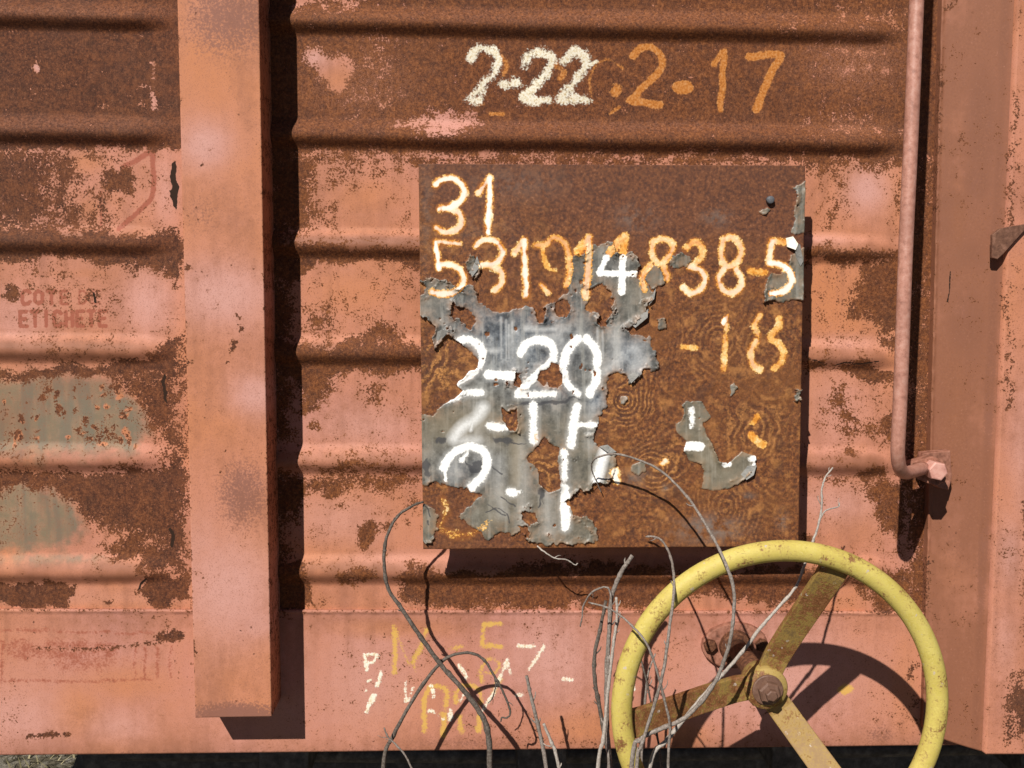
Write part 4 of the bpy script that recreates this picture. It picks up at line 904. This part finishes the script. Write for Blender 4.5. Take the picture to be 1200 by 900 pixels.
# ------------------------------------------------------------------ ground, grass
def ground_mat():
    s = N('dry_ground'); n = s.noise(40, 6, .7); nl = s.noise(4, 4, .6, off=3)
    col = s.ramp(n, [(.3, (.05, .041, .029)), (.5, (.12, .10, .07)), (.7, (.26, .22, .16))])
    vv = s.vor(28); col = s.mix(s.ss(.55, .25, vv[0]), col, s.mix(n, (.16, .14, .11), (.46, .41, .33)))
    col = s.mix(s.mul(s.ss(.4, .65, nl), .5), col, (.06, .06, .03))
    return s.out(col, .95, n, .02, 1, .1)
def gz(x, y): return GZ+.03*math.sin(x*3.1+1)*math.cos(y*2.7)
xg = np.concatenate([np.linspace(-60, -5, 24), np.linspace(-4.8, 4.8, 110), np.linspace(5, 60, 24)])
Xg, Yg = np.meshgrid(xg, xg); Zg = GZ+.03*np.sin(Xg*3.1+1)*np.cos(Yg*2.7)+.015*fbm(Xg*100, Yg*100, 30, 3, 8)
gro = grid_obj('ground', np.stack([Xg, -Yg, Zg], -1)[:, :, :], ground_mat()); tag(gro, 'dry bare earth under and around the wagon', 'ground', kind='structure')
def grass_mat():
    s = N('dry_grass'); n = s.noise(9, 3, .6)
    return s.out(s.ramp(n, [(.3, (.17, .15, .07)), (.5, (.33, .28, .16)), (.7, (.50, .44, .30))]), .8, None)
bm = bmesh.new(); rg = random.Random(3)
cg = W(40, 892, 0); ray = (np.array(cg)-CAM); tt = (GZ-CAM[2])/ray[2]; gp = CAM+ray*tt
for i in range(6000):
    if i % 7 < 2: x = gp[0]+rg.gauss(-.1, .45); y = gp[1]+rg.gauss(.1, .5)
    else: x = rg.uniform(-1.2, 1.2); y = rg.uniform(-.6, .25)
    z = gz(x, y)-.01; h = rg.uniform(.015, .055); a = rg.uniform(0, 6.28); ln = rg.uniform(.02, .08); wd = rg.uniform(.0015, .0035)
    dx, dy = math.cos(a), math.sin(a)
    v = [bm.verts.new((x-dy*wd, y+dx*wd, z)), bm.verts.new((x+dy*wd, y-dx*wd, z)), bm.verts.new((x+dx*ln*.4+dy*wd*.8, y+dy*ln*.4-dx*wd*.8, z+h*.6)), bm.verts.new((x+dx*ln*.4-dy*wd*.8, y+dy*ln*.4+dx*wd*.8, z+h*.6)), bm.verts.new((x+dx*ln, y+dy*ln, z+h))]
    bm.faces.new(v[:4]); bm.faces.new((v[3], v[2], v[4]))
gr = bm_obj('dry_grass', bm, grass_mat()); tag(gr, 'pale dry grass on the ground below the wagon', 'grass', kind='stuff')

# ------------------------------------------------------------------ twigs
def twig(label, paths, mat, name='twig'):
    """paths: list of (points (px, py, d), r0, r1 in photo pixels), first one is the stem from the ground"""
    bm = bmesh.new()
    for pts, r0, r1 in paths:
        sm = smooth([tuple(W(p[0], p[1], p[2]*1.36)) for p in pts], 7)
        n = len(sm); q = []
        L = 0
        for i, p in enumerate(sm):
            j = .22*U*(1 if i not in (0, n-1) else 0)
            q.append(Vector(p)+Vector((random.uniform(-j, j), random.uniform(-j, j), random.uniform(-j, j))))
        rad = [.60*(r0+(r1-r0)*(i/(n-1)))*U*random.uniform(.92, 1.10) for i in range(n)]
        for i in range(3, n-2, 9): rad[i] *= 1.22
        tube(bm, q, rad, 8, True, .12)
        for k in range(3 if r0 > 2 else 1):
            i = random.randint(n//3, n-4)
            t = (q[i+1]-q[i]).normalized(); a = random.uniform(0, 6.28)
            sd = Vector((math.cos(a), random.uniform(-.3, .3), math.sin(a))); sd = (sd-t*sd.dot(t)).normalized()
            L = random.uniform(3, 11)*U; e = (sd*.8+t*.6).normalized()
            tube(bm, [q[i], q[i]+e*L*.4, q[i]+e*L*.75+t*L*.1, q[i]+e*L*.9+t*L*.4], [rad[i]*.55, rad[i]*.42, rad[i]*.36, rad[i]*.22], 6, True, .1)
    o = bm_obj(name, bm, mat, None, True)
    # origin at the foot
    q0 = paths[0][0][0]; p0 = Vector(W(q0[0], q0[1], q0[2]*1.36)); o.data.transform(Matrix.Translation(-p0)); o.location = p0
    tag(o, label, 'twig', 'bare twigs growing in front of the wagon')
    return o
BY = 1480
print('ground lit limit', gp, 'sun back to wall x', gp[0]-SUN.x/SUN.y*gp[1], 'XL', XL)
twig('thick dark twig curving up left of the plate and bending back to its edge', [([(560, BY, 70), (574, 1050, 72), (574, 905, 72), (571, 855, 72), (558, 828, 72), (538, 803, 71), (515, 777, 70), (490, 742, 70), (470, 712, 68), (455, 690, 66), (450, 660, 64), (453, 630, 62), (466, 605, 58), (485, 592, 52), (496, 588, 48)], 6.0, 2.0)], M_TWIGD)
twig('thin twig arching over the yellow chalk marks with drooping curled tip', [([(440, BY, 60), (446, 1050, 60), (449, 900, 60), (461, 862, 58), (489, 812, 56), (514, 779, 55), (530, 768, 55), (550, 765, 55), (566, 772, 55), (578, 790, 54), (590, 812, 53), (598, 834, 52), (594, 841, 52), (588, 841, 52), (587, 846, 52)], 4.2, 1.3), ([(568, 774, 55), (577, 788, 54), (581, 802, 53), (577, 818, 52), (572, 824, 51)], 1.7, .9)], M_TWIGD)
twig('short slanting twig at the bottom beside the thin arching twig', [([(560, BY, 74), (520, 1000, 72), (481, 898, 70), (466, 875, 70), (455, 864, 70), (450, 853, 70)], 2.2, 1.4)], M_TWIG)
twig('straight grey cut stick below the white chalk seven', [([(690, BY, 70), (660, 1050, 72), (641, 905, 72), (630, 848, 72), (622, 815, 72), (617, 792, 72)], 4.2, 2.8)], M_TWIG)
twig('shorter pale stick right of the straight cut stick', [([(700, BY, 70), (680, 1050, 72), (655, 900, 72), (646, 870, 72), (637, 848, 72)], 3.8, 2.6)], M_TWIGP)
twig('pale forked stick with cut end pointing at the underside of the plate', [([(700, BY, 85), (712, 1050, 90), (714, 900, 90), (711, 850, 90), (711, 790, 90), (714, 740, 90), (717, 699, 90), (728, 671, 92), (735, 660, 93), (741, 651, 94)], 4.6, 3.6)], M_TWIG)
twig('dark bent stick left of the yellow rim, kinked at mid height', [([(745, BY, 80), (730, 1050, 84), (716, 905, 84), (709, 865, 84), (702, 826, 84), (697, 796, 84), (697, 767, 84), (704, 734, 84), (710, 704, 84)], 4.4, 3.0)], M_TWIGD)
twig('whitish thin stick close beside the yellow rim', [([(690, BY, 100), (698, 1050, 104), (701, 900, 104), (707, 866, 104), (712, 814, 104), (718, 762, 104), (723, 722, 104), (722, 700, 104)], 4.2, 2.2), ([(718, 762, 104), (723, 735, 102), (727, 720, 100)], 2, 1.4)], M_TWIGP)
twig('wiry hooked twig curling left above the stick bundle', [([(730, BY, 96), (722, 1050, 96), (713, 880, 94), (713, 770, 94), (716, 715, 94), (715, 694, 94), (709, 688, 93), (694, 694, 90), (684, 709, 86), (682, 724, 83), (680, 734, 80)], 2.6, 1.2)], M_TWIG)
twig('thin twig arching right from the stick bundle across the yellow rim', [([(795, BY, 165), (788, 1050, 168), (783, 905, 170), (785, 853, 172), (780, 826, 172), (770, 787, 172), (757, 753, 172), (737, 730, 160), (714, 713, 130), (690, 706, 110)], 2.6, 1.5)], M_TWIG)
twig('slim grey twig rising from the rim to a chip low on the plate', [([(730, BY, 165), (738, 1050, 170), (747, 892, 172), (751, 876, 172), (766, 828, 172), (777, 788, 172), (785, 733, 168), (790, 688, 150), (787, 657, 110), (777, 635, 70), (766, 629, 56), (757, 629, 51)], 3.4, 1.7)], M_TWIG)
twig('longest grey twig arching over the plate and down through the handwheel', [([(720, BY, 160), (735, 1050, 165), (741, 890, 165), (752, 866, 166), (772, 855, 168), (804, 840, 170), (834, 806, 172), (850, 770, 174), (858, 736, 175), (860, 692, 175), (848, 655, 168), (830, 620, 140), (806, 583, 108), (776, 553, 88), (746, 538, 82), (720, 532, 78), (700, 536, 70), (693, 543, 62)], 4.2, 1.5), ([(693, 543, 62), (694, 552, 56), (698, 562, 52), (705, 578, 48)], 1.4, .8)], M_TWIG)
twig('pale bare twig crossing the handwheel diagonally and rising past its top right', [([(725, BY, 150), (745, 1050, 150), (761, 900, 150), (783, 866, 150), (812, 830, 148), (840, 797, 146), (851, 786, 140), (873, 760, 128), (890, 737, 122), (911, 713, 118), (933, 687, 115), (943, 661, 112), (953, 633, 108), (959, 616, 104), (963, 592, 100), (963, 575, 98), (967, 560, 96), (976, 548, 94)], 4.2, 1.4), ([(961, 608, 103), (968, 598, 100), (982, 594, 96), (984, 589, 95)], 1.6, .9)], M_TWIGP)
twig('short thin twig standing inside the left part of the handwheel', [([(765, BY, 60), (757, 1050, 62), (752, 900, 62), (756, 820, 62), (760, 788, 62), (768, 766, 62)], 2.8, 1.4)], M_TWIG)
twig('dark twig leaning behind the left spoke of the handwheel', [([(800, BY, 70), (790, 1050, 70), (776, 905, 70), (768, 850, 68), (758, 800, 66), (748, 760, 64)], 2.8, 1.5)], M_TWIGD)
twig('tiny pale twig caught behind the lower edge of the plate', [([(622, 632, 30), (630, 640, 44), (637, 646, 50), (650, 654, 50), (664, 656, 48), (674, 662, 46), (677, 660, 46)], 1.6, .9)], M_TWIGP)
